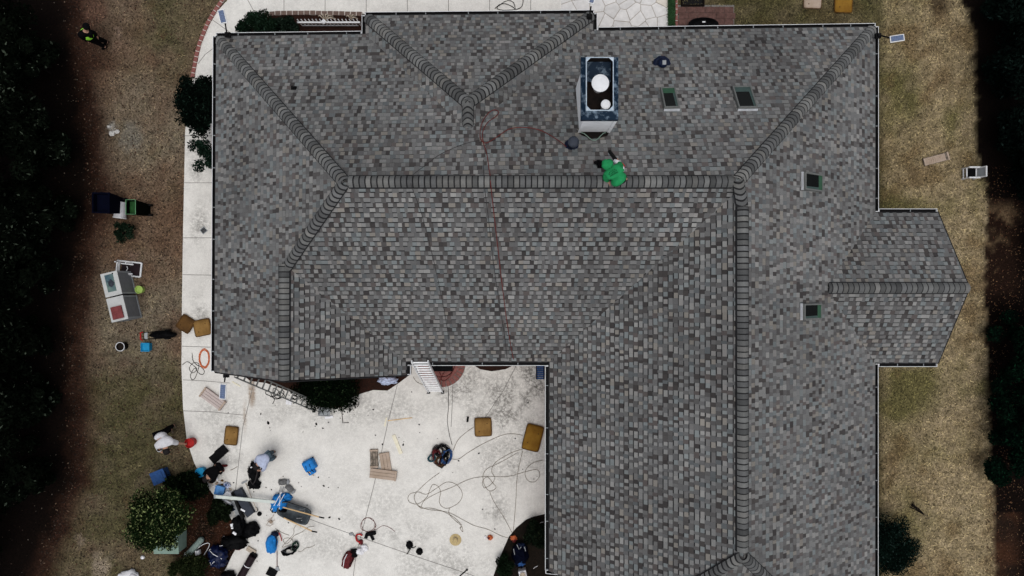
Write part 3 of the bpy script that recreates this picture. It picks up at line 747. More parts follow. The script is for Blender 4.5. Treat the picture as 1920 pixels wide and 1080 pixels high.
# left woods: (px,py,z centre,radius)
LT = [(-10,20,3.4,1.8),(-30,180,3.8,1.9),(5,300,3.4,1.8),(-10,420,3.8,1.8),(-25,560,3.4,1.8),(-30,690,3.6,1.8),(-10,820,3.4,1.8),(-25,950,3.6,1.7),(-60,1080,3.2,1.6),(60,110,2.4,.9),(80,265,2.2,1.0),(85,400,2.2,.9),(60,500,2.3,.9),(35,640,2.3,.9),(45,760,2.2,1.0),(48,900,2.2,.8)]
LTL = ['dark evergreen tree in the top left corner of the photo','black-green tree below the corner tree on the left, a dim pale clump in it','dark tree on the left edge beside the lime-vested person\'s yard, tall rounded crown',
 'dark tree level with the navy bin on the left edge, faint pale leaves','tall dark tree on the left edge level with the white cabinets','dark tree on the left edge level with the blue box on the lawn',
 'dark tree on the left edge level with the man in the white shirt','dark tree with a paler leaf clump on the left edge level with the blue tote','dark tree in the bottom left corner',
 'small dark tree just left of the lime-vested person','small dark tree left of the pale stones on the lawn','small dark tree left of the navy bin','small dark tree left of the white cabinet pair','small dark tree left of the white bucket on the lawn','small dark tree at the wood edge left of the bending man','small dark tree at the wood edge left of the big flowering shrub']
LR = [1.7,1.6,1.7,1.6,1.6,1.6,1.7,1.6,1.5,.8,.85,.8,.8,.75,.85,.75]
for i,(px,py,zc,r) in enumerate(LT):
    r = LR[i]; g = P(0,py,0).y; ed = float(np.interp(py,*LEFTEDGE)) - (22 if i < 9 else 2); y_ = P(0,py,zc*.6).y
    c = Vector(((ed-960)*S - r, y_, zc*(1.0 if i < 9 else .8))); n = int(5200*(r/1.8)**1.6)
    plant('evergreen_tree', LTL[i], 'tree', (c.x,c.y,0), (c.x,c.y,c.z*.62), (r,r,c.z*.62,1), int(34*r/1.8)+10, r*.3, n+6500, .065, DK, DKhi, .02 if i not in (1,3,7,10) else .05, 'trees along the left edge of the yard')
RT = [(1925,0,2.6,1.3),(1925,120,2.6,1.2),(1925,235,2.6,1.2),(1950,330,2.8,1.1),(1980,460,3.4,1.1)]
RTL = ['dark evergreen tree in the top right corner','dark tree on the right edge below the corner tree','dark tree on the right edge just above the white lawn chair','dark tree on the right edge behind the white lawn chair','dark tree on the right edge beside the bare brown mulch']
for i,(px,py,zc,r) in enumerate(RT):
    ed = (1824,1828,1832,1868,1910)[i]; r = (1.2,1.1,1.1,1.0,.9)[i]; c = Vector(((ed-960)*S + r, P(0,py,zc*.6).y, zc))
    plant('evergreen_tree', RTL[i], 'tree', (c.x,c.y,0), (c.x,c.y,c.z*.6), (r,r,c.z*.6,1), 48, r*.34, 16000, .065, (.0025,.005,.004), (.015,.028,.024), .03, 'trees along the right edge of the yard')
# clipped hedge on the right
hd = [P(1924,612+i*33,1.2) for i in range(0,9)]
base = P(1900,730); t = thing('clipped_hedge', 'long dark clipped hedge with a rounded lower end on the right edge', 'hedge', base)
rg = np.random.default_rng(5); cl = []
for p in hd:
    for _ in range(10):
        cl.append((p.x-base.x+rg.uniform(-.55,1.2), p.y-base.y+rg.uniform(-.3,.3), rg.uniform(.5,1.5), .3))
for a_ in np.linspace(-.2,1.0,8): 
    p = P(1900,880,1.0); cl.append((p.x-base.x-.0+.45*math.cos(math.pi+a_), p.y-base.y-.35*math.sin(a_), .8, .32))
q,cc_ = leaves(42000, cl, 1.0, .045, (.0015,.005,.003), (.004,.018,.009), .1, .5, rg); fast('foliage', q, cc_, m_leafd, t)
for p in hd[::2]: b = MB(); b.tube([(p.x-base.x,p.y-base.y,-.05),(p.x-base.x,p.y-base.y,1.0)], .04, 6); part('stem', b, m_stem, t)
def shrub(label, px, py, zc, r, n, size, col, hi, hip, ncl=16, name='shrub', flat=.6, sq=(1,1,.9), basepx=None, group=None):
    c = P(px,py,zc); b_ = P(*basepx) if basepx else Vector((c.x,c.y,0))
    return plant(name, label, 'shrub', (b_.x,b_.y,0), c, (r*sq[0],r*sq[1],r*sq[2]), ncl, r*.38, n, size, col, hi, hip, group, True, flat, ('foliage','stem'))
G1 = (.008,.014,.008); G1h = (.03,.05,.035)
shrub('round dark holly between the left path and the house eave', 375,190,1.3,.70, 15000,.045, (.002,.004,.0028),(.009,.018,.013),.07, 60, sq=(.95,1.25,.9))
shrub('small dark shrub under the left eave, below the round holly', 390,290,1.0,.5, 3600,.04, (.005,.011,.007),(.016,.035,.024),.1, 14)
shrub('spiky dark shrub at the top left corner of the house beside the solar light', 478,48,1.0,.52, 3600,.05, (.005,.011,.006),(.015,.03,.02),.1, 18, sq=(1.3,.8,.8))
shrub('dark low shrub behind the white picket rail, left end', 535,50,.8,.42, 2200,.05, (.005,.009,.006),(.018,.03,.02),.1, 14, sq=(1.3,.6,.7))
shrub('small dark seedling bush on the lawn below the white bucket', 230,437,.3,.33, 1200,.04, (.006,.012,.007),(.02,.035,.02),.1, 10)
shrub('broad low dark shrub below the left gable, next to the leaning ladder', 612,736,.45,.86, 13000,.035, (.002,.0045,.002),(.02,.032,.015),.06, 60, sq=(1.12,.58,.5))
shrub('big leafy shrub with pale yellow-green leaf tips over the green utility box', 300,975,1.4,.85, 20000,.042, (.006,.012,.004),(.14,.17,.065),.17, 50, name='flowering_shrub', sq=(1.0,1.15,.9), basepx=(318,965))
shrub('dark sprawling shrub above the bare mulch in the round bed', 352,912,.3,.5, 8000,.045, (.003,.0055,.0025),(.02,.03,.014),.1, 40, sq=(1.45,.8,.5))
shrub('dark shrub on the right side of the round bed beside the black bags', 412,962,.3,.4, 4600,.04, (.004,.0065,.003),(.016,.024,.012),.1, 16, sq=(.75,1.5,.6))
shrub('low green-brown shrub at the bottom of the photo under the navy tarp', 358,1066,.35,.55, 4600,.04, (.009,.013,.005),(.03,.035,.014),.1, 26, sq=(1.2,.7,.5))
shrub('round clipped dark bush under the right eave at the bottom', 1664,1024,.7,.86, 26000,.03, (.003,.0075,.0055),(.02,.035,.03),.06, 90, sq=(1,1,.9))
shrub('dark shrub on the left of the lower corner bed', 948,1062,.3,.34, 2600,.04, (.004,.008,.004),(.012,.022,.012),.1, 22, sq=(.8,1.1,.6))
shrub('dark shrub against the house in the lower corner bed', 1005,1000,.4,.42, 3200,.04, (.004,.007,.004),(.014,.018,.01),.1, 18, sq=(.8,1,.6))
# grass strip
rg = np.random.default_rng(12); n = 2600; pts = np.stack([rg.uniform(P(1252,0).x,P(1264,0).x,n), rg.uniform(P(0,56).y,P(0,-40).y,n), np.zeros(n)],1)
an = rg.uniform(0,6.28,n); L = rg.uniform(.05,.12,n); tip = pts+np.stack([np.cos(an)*L*.7,np.sin(an)*L*.7,L],1); sd = np.stack([-np.sin(an)*.008,np.cos(an)*.008,np.zeros(n)],1)
q = np.stack([pts-sd,pts+sd,tip+sd*.3,tip-sd*.3],1); q[:,:2,2] = .0
cg = np.array([.035,.09,.035])*rg.uniform(.4,1.8,(n,1))
tag(fast('grass_border', q, cg, m_leaf), 'strip of long green border grass right of the stone terrace', 'grass', kind='stuff')

# lawn blades and litter
blocked = [np.array(DW), np.array(wl)]
FP = fp[:]
def lawnmask(X, Y, pad=0):
    m_ = ~inside(DW, X, Y) & ~inside(FP, X, Y) & ~((X > fx0) & (X < P(1266,0).x) & (Y > 7))
    return m_
n = 260000
X = rng.uniform(-15.5,16.2,n); Y = rng.uniform(-9.8,9.8,n); k = lawnmask(X,Y)
px_ = 960+X/S; py_ = 540-Y/S
k &= (px_ > np.interp(py_, *LEFTEDGE)+5) & (px_ < np.interp(py_, *RIGHTEDGE)+2)
dens = np.where(px_ < 960, .55, 1.0); k &= rng.random(n) < dens
k &= ~((px_ < 960) & (((px_-370)/88)**2+((py_-975)/90)**2 < 1))
X, Y = X[k], Y[k]; n = len(X); cg = gsample(X,Y)*np.minimum(np.exp(rng.normal(-.1,.72,(n,1))),2.4)*np.array([1,1,.9])
an = rng.uniform(0,6.28,n); L = rng.uniform(.04,.09,n); pts = np.stack([X,Y,np.zeros(n)],1)
tip = pts+np.stack([np.cos(an)*L,np.sin(an)*L,L*.45],1); sd = np.stack([-np.sin(an),np.cos(an),np.zeros(n)],1)*rng.uniform(.007,.014,(n,1))
q = np.stack([pts-sd,pts+sd,tip+sd*.4,tip-sd*.4],1)
tag(fast('dry_grass', q, cg, m_leaf), 'short dry winter grass covering both side lawns', 'grass', kind='stuff')
def litter(name, label, n, xr, yr, sz, pal_, keep):
    X = rng.uniform(*xr,n); Y = rng.uniform(*yr,n); k = keep(960+X/S,540-Y/S)&lawnmask(X,Y); X,Y = X[k],Y[k]; n = len(X)
    c = np.stack([X,Y,rng.uniform(.012,.03,n)],1); an = rng.uniform(0,6.28,n); s_ = sz*rng.uniform(.5,1.5,(n,1))
    t_ = np.stack([np.cos(an),np.sin(an),rng.uniform(-.2,.2,n)],1)*s_; b_ = np.stack([-np.sin(an),np.cos(an),rng.uniform(-.2,.2,n)],1)*s_*.5
    cols = np.array(pal_)[rng.integers(0,len(pal_),n)]*rng.uniform(.6,1.4,(n,1))
    tag(fast(name, np.stack([c-t_,c+b_,c+t_,c-b_],1), cols, m_leaf), label, 'leaf litter', kind='stuff')
litter('fallen_leaves', 'dead leaves scattered over the left lawn and soil', 9000, (-15.5,-9), (-9.8,9.8), .027, [(.022,.012,.008),(.03,.018,.01),(.012,.008,.006),(.09,.06,.04),(.05,.02,.012)], lambda a,b: a > np.interp(b,*LEFTEDGE)-10)
litter('mulch_chips', 'bark chips and leaves in the dark strip on the right', 2500, (15.2,16.8), (-9.8,4), .022, [(.07,.03,.015),(.03,.013,.008),(.12,.07,.035)], lambda a,b: (a > 1848))
litter('woodland_specks', 'pale dead leaves on the dark wood floor on the left', 700, (-16.8,-12.6), (-9.8,9.8), .018, [(.12,.1,.08),(.06,.04,.03)], lambda a,b: a < np.interp(b,*LEFTEDGE)+60)
n = 2600; an = rng.uniform(0,6.28,n); rr = np.sqrt(rng.random(n)); X = P(375,0).x+np.cos(an)*rr*85*S; Y = P(0,975).y+np.sin(an)*rr*88*S
k = ~inside(DW,X,Y); X,Y=X[k],Y[k]; n=len(X); c = np.stack([X,Y,rng.uniform(.012,.04,n)],1); an = rng.uniform(0,6.28,n); s_ = rng.uniform(.012,.035,(n,1))
t_ = np.stack([np.cos(an),np.sin(an),rng.uniform(-.2,.2,n)],1)*s_; b_ = np.stack([-np.sin(an),np.cos(an),rng.uniform(-.2,.2,n)],1)*s_*.35
cols = np.array([(.04,.014,.008),(.07,.03,.017),(.014,.006,.004),(.09,.05,.03),(.01,.012,.006)])[rng.integers(0,4,n)]*rng.uniform(.5,1.4,(n,1))
tag(fast('bed_mulch', np.stack([c-t_,c+b_,c+t_,c-b_],1), cols, m_leaf), 'red-brown bark mulch in the round bed', 'mulch', kind='stuff')
# ------------------------------------------------------------------ loose objects
ZC = .03
def D(px): return px*S
def loc(px, py, z=0.0, zt=None):
    """ground position of a thing whose top (height zt) shows at the pixel"""
    p = P(px, py, z if zt is None else zt); return Vector((p.x,p.y,z))
def L(base, px, py, z):
    p = P(px,py,z); return Vector((p.x-base.x, p.y-base.y, p.z-base.z))
def cable(name, label, cat, pts, r, m, z=ZC+.012, closed=False, group=None, n=8, ends=None):
    b0 = P(*pts[0]); b = MB(); q = [Vector((P(*p).x-b0.x, P(*p).y-b0.y, 0)) for p in pts]
    q = spline(q, n, closed); q = [v+Vector((0,0,.006*math.sin(i*.7))) for i,v in enumerate(q)]
    b.tube(q, r, 6, closed=closed)
    return one(name, label, cat, b, m, (b0.x,b0.y,z), group=group, smooth=True)

# --- cushions
def cushion(label, px, py, w, h, rz, m, z=ZC, th=.11, seed=0):
    t = thing('seat_cushion', label, 'cushion', P(px,py,z), R(rz), 'patio cushions laid out on the ground')
    r = random.Random(seed); b = MB(); nx, ny = 8, 8; W, Hh = D(w), D(h)
    vs = []
    for j in range(ny+1):
        for i in range(nx+1):
            u, v = i/nx*2-1, j/ny*2-1; ed = max(abs(u)**6, abs(v)**6)
            vs.append((u*W/2*(1-.05*abs(v)**8), v*Hh/2*(1-.05*abs(u)**8), th*(1-.35*ed)+.012*noise.noise(Vector((u*2+seed*4,v*2,seed)))))
    fs = [(j*(nx+1)+i, j*(nx+1)+i+1, (j+1)*(nx+1)+i+1, (j+1)*(nx+1)+i) for j in range(ny) for i in range(nx)]
    b.add(vs, fs); rim = [j for j in range(nx+1)]+[(j+1)*(nx+1)-1 for j in range(1,ny+1)]+[ny*(nx+1)+i for i in range(nx-1,-1,-1)]+[j*(nx+1) for j in range(ny-1,0,-1)]
    o = len(b.v); b.v += [(b.v[i][0],b.v[i][1],.01) for i in rim]
    for k in range(len(rim)):
        k2 = (k+1)%len(rim); b.f.append((rim[k], o+k, o+k2, rim[k2])); b.m.append(0); b.c.append((1,1,1))
    part('cover', b, m, t, smooth=True)
    b = MB(); b.tube([(b_[0]*1.01,b_[1]*1.01,th*.66) for b_ in [vs[i] for i in rim]], .012, 6, closed=True); part('piping', b, m_cpipe, t)
    b = MB()
    for (u,v) in ((-.3,-.28),(.3,.25)): b.lathe([(.02,0),(.015,.008),(0,.01)], (u*W*.8,v*Hh*.8,th*.99), 8)
    b.box((W/2-.04,Hh/2-.03,th*.7),(.05,.02,.02)); part('tie', b, m_cpipe, t)
cushion('brown patio cushion lying alone above the black folded panels', 435,816, 24,34, -6, m_cush, seed=1)
cushion('square ochre patio cushion beside the small black block, near the middle of the drive', 906,800, 31,34, 2, m_cush, seed=2)
cushion('large ochre patio cushion leaning by the white gutter of the right wing', 999,820, 32,48, -14, m_cush2, seed=3)
cushion('dark brown patio cushion on the left path, half on the lawn edge', 350,607, 27,28, -33, m_cushd, seed=4)
cushion('brown patio cushion on the left path touching the darker one', 381,614, 31,30, 12, m_cush, seed=5)
cushion('pale brown patio cushion on the grass at the top, left of the ochre one', 1522,4, 33,26, -2, m_boardw, z=.0, seed=6)
cushion('ochre patio cushion on the grass at the top right', 1580,8, 33,34, -2, m_cush2, z=.0, seed=7)

# --- weathered boards
def plank(label, px, py, w, h, rz, m, z=ZC, th=.06, edge=True, name='weathered_board', cat='board', group=None, ends='x', cap_=None):
    t = thing(name, label, cat, P(px,py,z), R(rz), group); W, Hh = D(w), D(h)
    b = MB(); k = max(1,int(round(min(W,Hh)/.1))); long_x = W > Hh
    for i in range(k):
        if long_x: b.box((0,-Hh/2+Hh*(i+.5)/k,th/2),(W,Hh/k-.006,th))
        else: b.box((-W/2+W*(i+.5)/k,0,th/2),(W/k-.006,Hh,th))
    part('panel', b, m, t, bevel=.006)
    if edge:
        for s_ in ((1,) if ends == 'one' else (-1,1)):
            b = MB()
            if long_x: b.box((s_*(W/2-.03),0,th+.016),(.05,Hh*1.03,.03))
            else: b.box((0,s_*(Hh/2-.03),th+.016),(W*1.03,.05,.03))
            part('end_batten', b, m_boardw, t)
    return t
plank('narrow board with a scorched black pattern, standing above the two plain boards', 702,859, 15,34, 1, m_pattern)
plank('plain tapering grey-brown board right of the black-patterned board', 723,866, 19,36, 9, m_boardw, edge=True, ends='one')
plank('horizontal weathered board across the foot of the other two boards', 719,889, 50,18, -7, m_boardw, z=ZC+.062, ends='one')
plank('pinkish grey slatted board on the concrete beside the lower solar light', 401,747, 48,20, -36, m_pinkb, th=.12)
b = plank('wooden board with dark scrollwork and a raised end on the right lawn', 1753,299, 48,15, 15, m_pattern, z=.0, th=.08, ends='one')
q = MB(); q.box((D(-3),0,.083),(D(40),D(13),.004)); 
for i in range(9): q.tube([(D(-20+i*4.2),D(-5),.09),(D(-18+i*4.2),D(1),.092),(D(-20+i*4.2),D(5),.09)], .008, 4)
part('scrollwork', q, [m_boardw], b)
plank('long pale yellow-white board on the concrete in the middle of the drive', 745,833, 7,38, 22, m_paleboard, th=.03, edge=False, name='pale_trim_board')
plank('short thin pale board near the top of the drive, left of the thin yellow strip', 723,791, 3,17, -12, m_paleboard, th=.02, edge=False, name='pale_trim_board')
plank('thin yellow wooden strip lying across the drive, right of the short pale board', 750,786, 46,2, 7, m_wood, th=.015, edge=False, name='wood_strip', cat='strip')
plank('thin white stick on the concrete below the left ladder top', 443,720, 18,3, -30, m_paleboard, th=.015, edge=False, name='white_stick', cat='stick')
plank('short beige block at the upper end of the dark roll', 472,1031, 18,9, -32, m_beige, th=.08, edge=False, name='beige_block', cat='block')
plank('small black block on the concrete left of the square ochre cushion', 877,786, 4,10, -6, m_blackplastic, th=.05, edge=False, name='black_block', cat='block')
plank('white foam square on the concrete below the tangled black hose', 542,753, 11,11, -8, m_paper, th=.03, edge=False, name='foam_square', cat='foam')
plank('black rectangular panel at the bottom edge beside the dark roll', 510,1073, 18,16, -28, m_blackgloss, th=.04, edge=False, name='flat_black_sheet', cat='sheet')
# black folded panels
t = thing('folded_black_panels', 'two overlapping flat black panels on the concrete below the brown cushion', 'panel', P(411,852,ZC), R(40))
for (x,y,w,h,z) in ((-6,0,25,16,0),(8,1,22,17,.035)):
    q = MB(); q.box((D(x),D(y),z+.015),(D(w),D(h),.03)); part('panel', q, m_blackgloss, t, bevel=.005)

# --- containers
def tub(name, label, cat, px, py, z, r0, r1, h, m, rim=None, inner=None, rz=0, sq=False, group=None, handle=True, lie=None):
    c = loc(px,py,z,z+h); t = thing(name, label, cat, c, R(rz), group); n = 4 if sq else 20; k = 1.414 if sq else 1
    b = MB(); b.lathe([(r0*k,0),(r1*k,h),((r1-.015)*k,h),((r0-.012)*k,.03),(0,.03)], (0,0,0), n); o = part('shell', b, m, t)
    if sq: o.rotation_euler = (0,0,R(45))
    b = MB(); b.tube([(r1*k*math.cos(a_)*1.0, r1*k*math.sin(a_), h) for a_ in np.linspace(0,2*math.pi,n,endpoint=False)], .012, 6, closed=True); o = part('rim', b, rim or m, t)
    if sq: o.rotation_euler = (0,0,R(45))
    if inner: 
        b = MB(); b.lathe([(r1*k*.9,h*.8),(0,h*.82)], (0,0,0), n); o = part('contents', b, inner, t)
        if sq: o.rotation_euler = (0,0,R(45))
    if handle:
        b = MB(); b.tube([(-r1,0,h*.9),(-r1*.8,-r1*.7,h*.75),(0,-r1*1.12,h*.6),(r1*.8,-r1*.7,h*.75),(r1,0,h*.9)], .006, 5); part('handle', b, m_grey, t)
    return t
def bin_(name, label, px, py, w, h, ht, m, rim, inner, rz=0, wheels=True):
    c = loc(px,py,0,ht); t = thing(name, label, 'bin', c, R(rz)); W, Hh = D(w)*(H-ht)/H, D(h)*(H-ht)/H
    b = MB(); 
    v = [(-.4*W,-.4*Hh,.04),(.4*W,-.4*Hh,.04),(.4*W,.4*Hh,.04),(-.4*W,.4*Hh,.04),(-.5*W,-.5*Hh,ht),(.5*W,-.5*Hh,ht),(.5*W,.5*Hh,ht),(-.5*W,.5*Hh,ht),
         (-.45*W,-.45*Hh,ht),(.45*W,-.45*Hh,ht),(.45*W,.45*Hh,ht),(-.45*W,.45*Hh,ht),(-.36*W,-.36*Hh,.1),(.36*W,-.36*Hh,.1),(.36*W,.36*Hh,.1),(-.36*W,.36*Hh,.1)]
    f = [(3,2,1,0)]+[(i,(i+1)%4,4+(i+1)%4,4+i) for i in range(4)]+[(4+i,4+(i+1)%4,8+(i+1)%4,8+i) for i in range(4)]+[(8+i,8+(i+1)%4,12+(i+1)%4,12+i) for i in range(4)]+[(12,13,14,15)]
    b.add(v, f); part('shell', b, m, t)
    b = MB(); b.tube([(sx*.5*W,sy*.5*Hh,ht) for sx,sy in ((-1,-1),(1,-1),(1,1),(-1,1))], .014, 6, closed=True); part('rim', b, rim, t)
    if inner: b = MB(); b.box((0,0,ht*.8),(W*.86,Hh*.86,.02)); part('inner_lid', b, inner, t)
    if wheels:
        for s_ in (-1,1): b = MB(); b.cyl((.42*W,s_*.36*Hh-.03,.1),.1,.06,14,0,Vector((0,1,0))); part('wheel', b, m_black, t)
    return t
m_binnavy = mat('dark_navy_bin',(.0012,.0018,.007),.8,spec=.03); m_bingreen = mat('dark_green_bin',(.0008,.002,.001),.8,spec=.03)
bin_('garden_bin', 'tall green bin with a pale green rim on the left lawn', 245,388,18,27,1.05,m_bingreen,m_gedge,m_green)
bin_('wheeled_bin', 'tall navy wheeled bin in the dark left of the green bin', 189,380,32,38,1.05,m_binnavy,m_binnavy,m_binnavy)
c = P(232,396,0); t = thing('white_bucket', 'white tapered bucket lying on its side against the green bin', 'bucket', c, R(-96))
b = MB(); ax = Vector((1,0,0)); b.lathe([(.13,-.28),(.2,.24),(.19,.24),(.12,-.26),(0,-.26)], (0,0,.2), 20, 0, ax); part('shell', b, m_shirtw, t)
b = MB(); b.tube([(.24,.2*math.cos(a_),.2+.2*math.sin(a_)) for a_ in np.linspace(0,2*math.pi,20,endpoint=False)], .014, 6, closed=True); part('rim', b, m_white, t)
tub('lime_bucket', 'small bright lime bucket on the lawn right of the white cabinets', 'bucket', 260,543, 0,.11,.12,.2,m_lime, inner=m_lime, handle=False)
tub('blue_crate', 'small square blue box on the lawn below the red-handled cart', 'box', 272,651, 0,.12,.135,.22,m_cyan, sq=True, inner=m_cyan, handle=False)
tub('lawn_bucket', 'white-rimmed bucket with a dark inside on the lawn left of the blue box', 'bucket', 225,650, 0,.12,.14,.3,m_black, rim=m_white, inner=m_darkfill)  # contents: flat dark disc a little below the rim
c = loc(356,831,ZC,.3); t = tub('red_bucket', 'red bucket held by the man in the white shirt at the path edge', 'bucket', 355,831, 0,.13,.15,.3,m_red, inner=m_red)
tub('cyan_bucket', 'cyan bucket beside the person in black at the edge of the drive', 'bucket', 375,886, 0,.14,.15,.25,m_cyan, inner=m_cyan)
tub('light_blue_box', 'light blue open box left of the long white pole', 'box', 411,920, ZC,.13,.14,.2,m_sky, sq=True, rz=-14, inner=m_sky, handle=False)
# blue lidded tote
t = thing('storage_tote', 'dark blue lidded storage tote on the lawn above the round bed', 'tote', P(307,889,0), R(22))
b = MB(); b.box((0,0,.17),(D(24),D(21),.34),taper=1.08); part('shell', b, m_midblue, t, bevel=.02)
b = MB(); b.box((0,0,.36),(D(27),D(24),.04)); b.box((0,0,.385),(D(18),D(15),.02)); part('lid', b, m_midblue, t, bevel=.008)
for s_ in (-1,1): b = MB(); b.box((s_*D(13.5),0,.3),(.03,.2,.04)); part('handle', b, m_navy, t)
# utility box under the shrub
t = thing('utility_box', 'pale green steel utility box partly under the big leafy shrub', 'utility box', loc(312,1025,0,.6), R(0))
b = MB(); b.box((0,.1,.3),(.78,.62,.6)); part('cabinet', b, m_util, t, bevel=.015)
b = MB(); b.add([(-.4,-.23,.61),(.4,-.23,.61),(.4,.42,.68),(-.4,.42,.68),(-.4,-.23,.58),(.4,-.23,.58),(.4,.42,.58),(-.4,.42,.58)], [(0,1,2,3),(4,7,6,5),(0,4,5,1),(1,5,6,2),(2,6,7,3),(3,7,4,0)]); part('lid', b, m_util, t)
b = MB(); b.box((-.15,-.215,.35),(.06,.02,.1)); part('latch', b, m_grey, t)
# grey-green canister with white end
t = thing('canister', 'long grey-green canister with a white end, between the shrubs at the bottom left', 'canister', P(368,1023,0), R(48))
b = MB(); b.lathe([(.0,-.34),(.1,-.34),(.1,.32),(.06,.38),(0,.38)], (0,0,.11), 8, 0, Vector((1,0,0)), 1.0, 1.0); part('shell', b, m_lgreen, t)
b = MB(); b.lathe([(.0,-.42),(.1,-.42),(.115,-.34),(0,-.34)], (0,0,.11), 8, 0, Vector((1,0,0))); part('end_cap', b, m_paper, t)
b = MB(); b.box((0,0,.07),(.14,.14,.14)); b.box((0,0,.15),(.1,.1,.02)); one('white_cube', 'small white box on the mulch beside the grey-green canister', 'box', b, m_paper, P(373,1034,0), R(8), bevel=.01)
cable('bent_tube', 'thin bent white tube lying on the mulch right of the canister', 'tube', [(369,1029),(380,1021),(390,1017),(394,1019),(392,1026),(384,1039)], .012, m_paper, z=.06)
b = MB(); b.blob((0,0,.05),(.07,.06,.06),.2,4,12,flat=False); one('white_ball', 'tiny white ball on the lawn below the big leafy shrub', 'ball', b, m_paper, P(269,1044,0))
b = MB(); b.blob((0,0,.05),(.06,.05,.06),.3,4,12,flat=False); one('white_cup', 'crumpled white cup on the mulch above the round bed', 'cup', b, m_paper, P(342,892,0))
b = MB(); b.blob((0,0,.12),(.34,.22,.16),.25,9,22,rz=.2); b.blob((.2,.05,.2),(.12,.1,.1),.3,4,12); one('white_sheet_bundle', 'pale folded sheet bundle at the bottom edge of the left lawn', 'bundle', b, m_paper, P(243,1079,0), smooth=True)
# cabinet pair (tall white units)
zt_ = .9; c = loc(214,556,0,zt_); t = thing('white_cabinet', 'pair of joined white outdoor cabinets with grey sides standing on the left lawn', 'cabinet', c, R(13.5))
for i,(y0,y1) in enumerate(((.03,.78),(-.78,-.02))):
    b = MB(); b.box((0,(y0+y1)/2,.43),(.5,y1-y0,.86)); cb = part('carcass', b, m_ribbed, t, bevel=.006)
    b = MB(); b.box((0,(y0+y1)/2,.882),(.54,y1-y0+.01,.04)); part('top', b, m_cabtop, t, bevel=.008)
    b = MB()
    for yy in (y0+.03,y1-.03): b.box((.252,yy,.43),(.02,.05,.86))
    b.box((.252,(y0+y1)/2,.03),(.03,y1-y0,.06)); part('side_frame', b, m_lgrey, t)
b = MB(); b.box((-.01,.44,.908),(.27,.55,.012)); gl = part('glass_panel', b, m_screen, t)
b = MB(); b.box((0,.36,.917),(.2,.015,.006)); b.box((-.04,.5,.917),(.15,.015,.006)); b.blob((.02,.42,.925),(.08,.12,.02),.4,3,12); part('frame_bar', b, m_slateg, gl)
b = MB(); b.cyl((.12,.72,.9),.02,.02,10); part('knob', b, m_black, t)
b = MB(); b.box((0,0,.03),(.34,.4,.06)); b.box((0,.005,.062),(.26,.3,.008)); one('red_cushion', 'faded red square cushion on the lower white cabinet', 'cushion', b, m_redcush, (c.x-.13*0+.13*math.sin(R(13.5))*3.2-.0+.02,c.y-.52*math.cos(R(13.5)),.903), R(13.5), bevel=.02)

# --- chairs
def chair(label, c, rz, tip=False, scale=1.0, m=None):
    m = m or m_white; t = thing('lawn_chair', label, 'chair', c, rz)
    sc_ = scale; 
    def bar(name, pts, r=.022):
        b = MB(); b.tube([tuple(x*sc_ for x in p) for p in pts], r, 8); return part(name, b, m, t)
    if tip:   # lying on its back: long rectangle
        for s_ in (-1,1):
            bar('side_rail', [(-.42,s_*.24,.05),(.42,s_*.24,.05)], .026); bar('leg', [(-.4,s_*.22,.05),(-.3,s_*.2,.42)]); bar('leg', [(.1,s_*.2,.05),(.05,s_*.2,.4)])
        bar('top_bar', [(-.42,-.24,.05),(-.42,.24,.05)], .026); bar('bottom_bar', [(.42,-.24,.05),(.42,.24,.05)], .03)
        for x in (-.36,-.32): bar('slat', [(x,-.2,.06),(x,.2,.06)], .012)
        b = MB(); b.box((.05,0,.03),(.6,.4,.02)); part('sling', b, m_maroon, t)
        bar('arm', [(-.2,-.16,.2),(.22,-.16,.2)]); bar('arm', [(-.2,.16,.2),(.22,.16,.2)]); bar('brace', [(-.05,-.08,.1),(.0,.0,.12),(-.05,.08,.1)], .015)
        return t
    for s_ in (-1,1):
        bar('leg', [(-.3,s_*.27,0),(-.27,s_*.27,.62),]); bar('leg', [(.3,s_*.27,0),(.2,s_*.27,.62)]); bar('armrest', [(-.3,s_*.27,.62),(.28,s_*.27,.64)], .028)
    bar('front_bar', [(-.28,-.27,.4),(-.28,.27,.4)]); bar('lower_bar', [(-.3,-.27,.14),(-.3,.27,.14)]); bar('rear_bar', [(.2,-.27,.42),(.2,.27,.42)])
    bar('back_post', [(.2,-.25,.4),(.36,-.25,1.0)]); bar('back_post', [(.2,.25,.4),(.36,.25,1.0)]); bar('back_top', [(.36,-.27,1.0),(.36,.27,1.0)], .026)
    b = MB(); b.box((-.04*sc_,0,.41*sc_),(.42*sc_,.48*sc_,.015)); part('seat', b, m_blackplastic, t)
    b = MB(); b.add([tuple(x*sc_ for x in p) for p in ((.22,-.23,.46),(.22,.23,.46),(.35,.23,.96),(.35,-.23,.96),(.24,-.23,.46),(.24,.23,.46),(.37,.23,.96),(.37,-.23,.96))], [(3,2,1,0),(4,5,6,7),(0,1,5,4),(1,2,6,5),(2,3,7,6),(3,0,4,7)]); part('backrest', b, m_lgrey, t)
    return t
chair('white armchair standing at the edge of the dark trees on the right lawn', loc(1832,322,0,.5), R(0), scale=.62)
chair('white chair frame lying on its back above the white cabinets', P(243,504,0), R(-6), tip=True, scale=.95)

